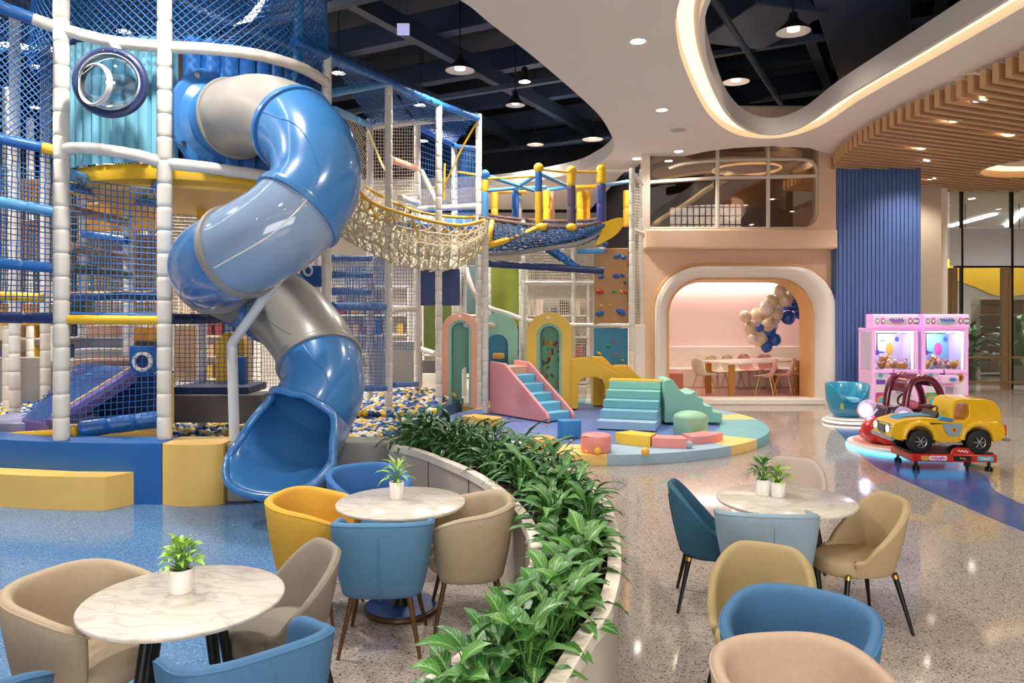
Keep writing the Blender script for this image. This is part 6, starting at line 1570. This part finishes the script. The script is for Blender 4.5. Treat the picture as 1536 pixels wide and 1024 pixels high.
for x, y in ((8.5, 6.0), (8.6, 9.6), (11, 8)): downlight(x, y, 5.085, 'downlight in oak slats above the view', 220, .075, 'downlights in the near oak slats')
x, y = C(1017, 195)
tag(MB().lathe([(0, -.012), (.13, -.012), (.15, -.006), (.15, 0), (0, 0)], 28, (x, y, CZ)).build('ceiling_speaker', mat('speaker_grille', (196, 186, 176), .6)), 'round flat ceiling speaker near the recessed slot', 'speaker')

SHADE = mat('pendant_black', (24, 26, 32), .4); LINER = mat('pendant_liner', (226, 214, 206), .5); DIM = mat('pendant_dim_lamp', (255, 240, 220), .4, emit=1.2)
def pendant(px, py, z, label, lit, R=.24, power=420, col=(1, .93, .85), group=None):
    d = (z - CAMH) * FPX / (HY - py); x = (px - 768) * d / FPX
    t = thing('pendant_lamp', label, 'pendant lamp', (x, d, z), 0, group)
    MB().lathe([(R, 0), (R * .97, .03), (R * .5, .13), (.07, .2), (.06, .28), (0, .28)], 28).build('shade', SHADE, t, local=True)
    MB().lathe([(R, 0), (R * .93, .008), (R * .46, .11), (.0, .12)], 28).build('liner', LINER, t, local=True)
    MB().lathe([(0, .02), (R * .36, .02), (R * .36, .09), (0, .09)], 20).build('lamp', EMW if lit else DIM, t, local=True)
    MB().tube([(0, 0, .26), (0, 0, 8.5 - z)], .012, 6).build('rod', SHADE, t, local=True)
    if power: spot((x, d, z - .03), power, 140, col, .12)
for a in ((690, 106, 6.3, 'unlit round black pendant lamp above the white climbing tower corner', 0, .26), (787, 123, 6.5, 'bright small lamp in dark ceiling left of the white ceiling edge', 1, .12), (773, 158, 6.3, 'black pendant lamp below the bright small lamp', 0, .2), (889, 209, 6.3, 'black pendant lamp near the tip of the white ceiling curve', 0, .26), (803, 217, 6.3, 'black pendant lamp deep in the dark ceiling over the bridge', 0, .22),
          (1190, 48, 6.2, 'large black pendant lamp inside the recessed ceiling slot', 0, .25), (1104, 123, 6.2, 'small black pendant lamp deeper in the recessed ceiling slot', 0, .24),
          (508, 110, 6.9, 'bright lamp over the blue roof net behind the slide top', 1, .14), (630, 158, 6.5, 'bright starry lamp behind the white net tower', 1, .14), (186, 48, 7.3, 'bright lamp above the hanging bubble window', 1, .14)):
    pendant(*a, power=(50 if a[0] in (1190, 1104) else 480))
def hang(x, y, z, power, lab, lit=1):
    px = 768 + x * FPX / y; py = HY - (z - CAMH) * FPX / y
    pendant(px, py, z, lab, lit, .14, power, group='pendant lamps over the play tower')
for i, (x, y, z) in enumerate(((-6.5, 7.2, 6.6), (-3.2, 6.8, 6.6), (-9.5, 9, 6.6), (-8.5, 13.5, 6.4), (-5.6, 15.5, 6.4), (-2.2, 18.5, 6.2), (-9, 18, 6.2))):
    hang(x, y, z, 800, 'black pendant lamp over the play tower, hidden by the nets or above view')
# emergency sign in the dark ceiling
sg_ = P(605, 44, 13.5); ES = thing('hanging_sign', 'small pale lilac lit sign hanging in the dark ceiling', 'sign', sg_)
MB().box(sg_, (.22, .06, .2)).build('lit_panel', mat('lilac_sign', (176, 176, 226), .4, emit=.8), ES, bevel=.008)
for s in (-.07, .07): MB().tube([sg_ + Vector((s, 0, .1)), sg_ + Vector((s, 0, 8.5 - sg_.z))], .006, 5).build('rod', SHADE, ES)
# shop lights beyond the glass, mall lights behind the play hall
def shop_lamp(a, b, lab):
    a, b = Vector(a), Vector(b); c = (a + b) / 2; d = b - a
    tag(MB().box((c.x, c.y, 5.175), (d.length, .16, .06), math.atan2(d.y, d.x)).build('linear_lamp', EMRING), lab, 'ceiling light'); spot((c.x, c.y, 5.05), 900, 150, (1, .95, .88))
shop_lamp((16.3, 28), (15.7, 24.5), 'long white ceiling lamp seen above the pale fascia of the shop front')
shop_lamp((18.4, 28), (15.9, 23.3), 'second long white ceiling lamp cut by the right edge of view')
for x, y in ((13, 21.3), (15, 21.0)): downlight(x, y, 5.2, 'downlight inside the glass shop front', 700, group='downlights inside the shop')
for i, (x, y) in enumerate(((-.6, 21.0), (-3.2, 22.6), (-6, 22.6), (-9, 22.6), (-10, 15.8))):
    downlight(x, y, CZ if y > 20.4 else 6.3, 'ceiling downlight in the mall behind the play hall', 800, group='downlights behind the play hall')
# party room and lounge
spot((4.4, 18.6, 6.4), 260, 160); spot((6.6, 18.2, 6.4), 200, 160)  # bare spots added to light the lounge, no fixtures there
L = bpy.data.lights.new('lounge_fill', 'POINT'); L.energy = 130; L.color = (1, .9, .78); L.shadow_soft_size = .3  # fill point added to brighten the underside of the lounge bulkhead
o = bpy.data.objects.new('lounge_fill', L); COL.objects.link(o); o.location = (5.6, 19.0, 4.6)
for x in (3.9, 5.3, 6.7): downlight(x, 18.0, RZ, 'downlight in the party room ceiling', 42, .06, 'party room downlights')
L = bpy.data.lights.new('strip_light', 'AREA'); L.shape = 'RECTANGLE'; L.size = 4.2; L.size_y = .12; L.energy = 14; L.color = (1, .93, .88)
o = bpy.data.objects.new('strip_light', L); COL.objects.link(o); o.location = ((RX0 + RX1) / 2, RY1 - .2, RZ - .09)
for x, y in ((12.6, 17.2), (14.6, 16.4), (12, 13.5)): downlight(x, y, 5.085, 'downlight added out of view in the oak slats to light the shop front', 230, .075, 'added downlights before the shop front')  # unseen downlights added to brighten the pale fascia
L = bpy.data.lights.new('entrance_fill', 'AREA'); L.shape = 'RECTANGLE'; L.size = 9; L.size_y = 3; L.energy = 460; L.color = (1, .95, .88)  # unseen fill light added behind the camera to brighten surfaces facing it
o = bpy.data.objects.new('entrance_fill', L); COL.objects.link(o); o.location = (1.5, -5.75, 2.3); o.rotation_euler = (PI / 2, 0, 0)
# wall behind the camera, seen only in the mirror glass
struct(MB().box((0, -6, 2.7), (34, .2, 5.4)), 'wall_entrance', WARMW, smooth_=False)
EWN = thing('added_window', 'added glowing entrance windows with dark bars, unseen behind the viewer', 'window', (0, -5.85, 0)); EWN['kind'] = 'structure'
MB().box((1.5, -5.86, 2.2), (9, .04, 3.0)).build('pane', mat('entrance_fill', (226, 236, 250), .4, emit=2.2), EWN, smooth_=False)  # glowing pane added behind the camera, to be reflected in the smoked glass
for i in range(13): MB().box((-3 + i * .75, -5.82, 2.2), (.05, .05, 3.0)).build('frame', BLACK, EWN)
for i in range(6): MB().box((1.5, -5.81, .7 + i * .6), (9, .05, .05)).build('frame', BLACK, EWN)

# ------------------------------------------------------------------ the balls of the pit
def shown(b):
    x, y, z, k = b; px = 768 + x * FPX / y; py = HY + (CAMH - z) * FPX / y
    if px < 0 or px > 665: return False
    if py > 663: return False
    if 330 < px < 540 and py > 560: return False
    if 75 < px < 250 and py < 645: return False
    if 540 < px: return not (px > 640 and py > 615)
    return px < 76 or (255 < px < 345 and py > 630) or (378 < px < 425 and 520 < py < 575)
keep = [b for b in cand if not solid_here(b[0], b[1], b[2])]
vis = sorted([b for b in keep if shown(b)], key=lambda b: b[1])
ind = vis[:296]; chosen = set(ind); rest = [b for b in keep if b not in chosen]
protos = []
for k in range(4):
    o = MB().ball((0, 0, 0), BR, 14, 9).build('pit_ball', BALLM[k], local=True); protos.append(o)
used = [False] * 4
for (x, y, z, k) in ind:
    lab = '%s plastic ball among the front balls of the ball pit' % BALLN[k]
    o = protos[k] if not used[k] else protos[k].copy()
    if used[k]: COL.objects.link(o)
    used[k] = True
    o.location = (x, y, z + BR * .3); o.rotation_euler = (rb.random() * 3, rb.random() * 3, 0)
    tag(o, lab, 'ball', '%s balls in the ball pit' % BALLN[k])
mb = MB()
for (x, y, z, k) in rest:
    mb.mi = k; mb.ball((x, y, z + BR * .3), BR, 7, 5)
tag(mb.build('pit_balls', BALLM, fix=False, ang=180), 'mass of blue, yellow and white plastic balls filling the pit', 'balls', kind='stuff')

# ------------------------------------------------------------------ camera, world, view
cam = bpy.data.cameras.new('camera'); co = bpy.data.objects.new('camera', cam); COL.objects.link(co)
co.location = (0, 0, CAMH); co.rotation_euler = (PI / 2, 0, 0)
cam.sensor_width = 36; cam.lens = FPX / 1536 * 36; cam.shift_y = (HY - 512) / 1536; cam.clip_end = 200; cam.clip_start = .05
SC.camera = co
w = bpy.data.worlds.new('world'); SC.world = w; w.use_nodes = True
w.node_tree.nodes['Background'].inputs[0].default_value = (1.0, .93, .86, 1); w.node_tree.nodes['Background'].inputs[1].default_value = .35
SC.view_settings.view_transform = 'Standard'; SC.view_settings.look = 'None'; SC.view_settings.exposure = .05; SC.view_settings.gamma = 1
SC.view_settings.use_curve_mapping = False
cy = SC.cycles
cy.use_denoising = True; cy.max_bounces = 8; cy.diffuse_bounces = 4; cy.glossy_bounces = 4; cy.transmission_bounces = 6; cy.transparent_max_bounces = 24
cy.sample_clamp_indirect = 6; cy.caustics_reflective = False; cy.caustics_refractive = False
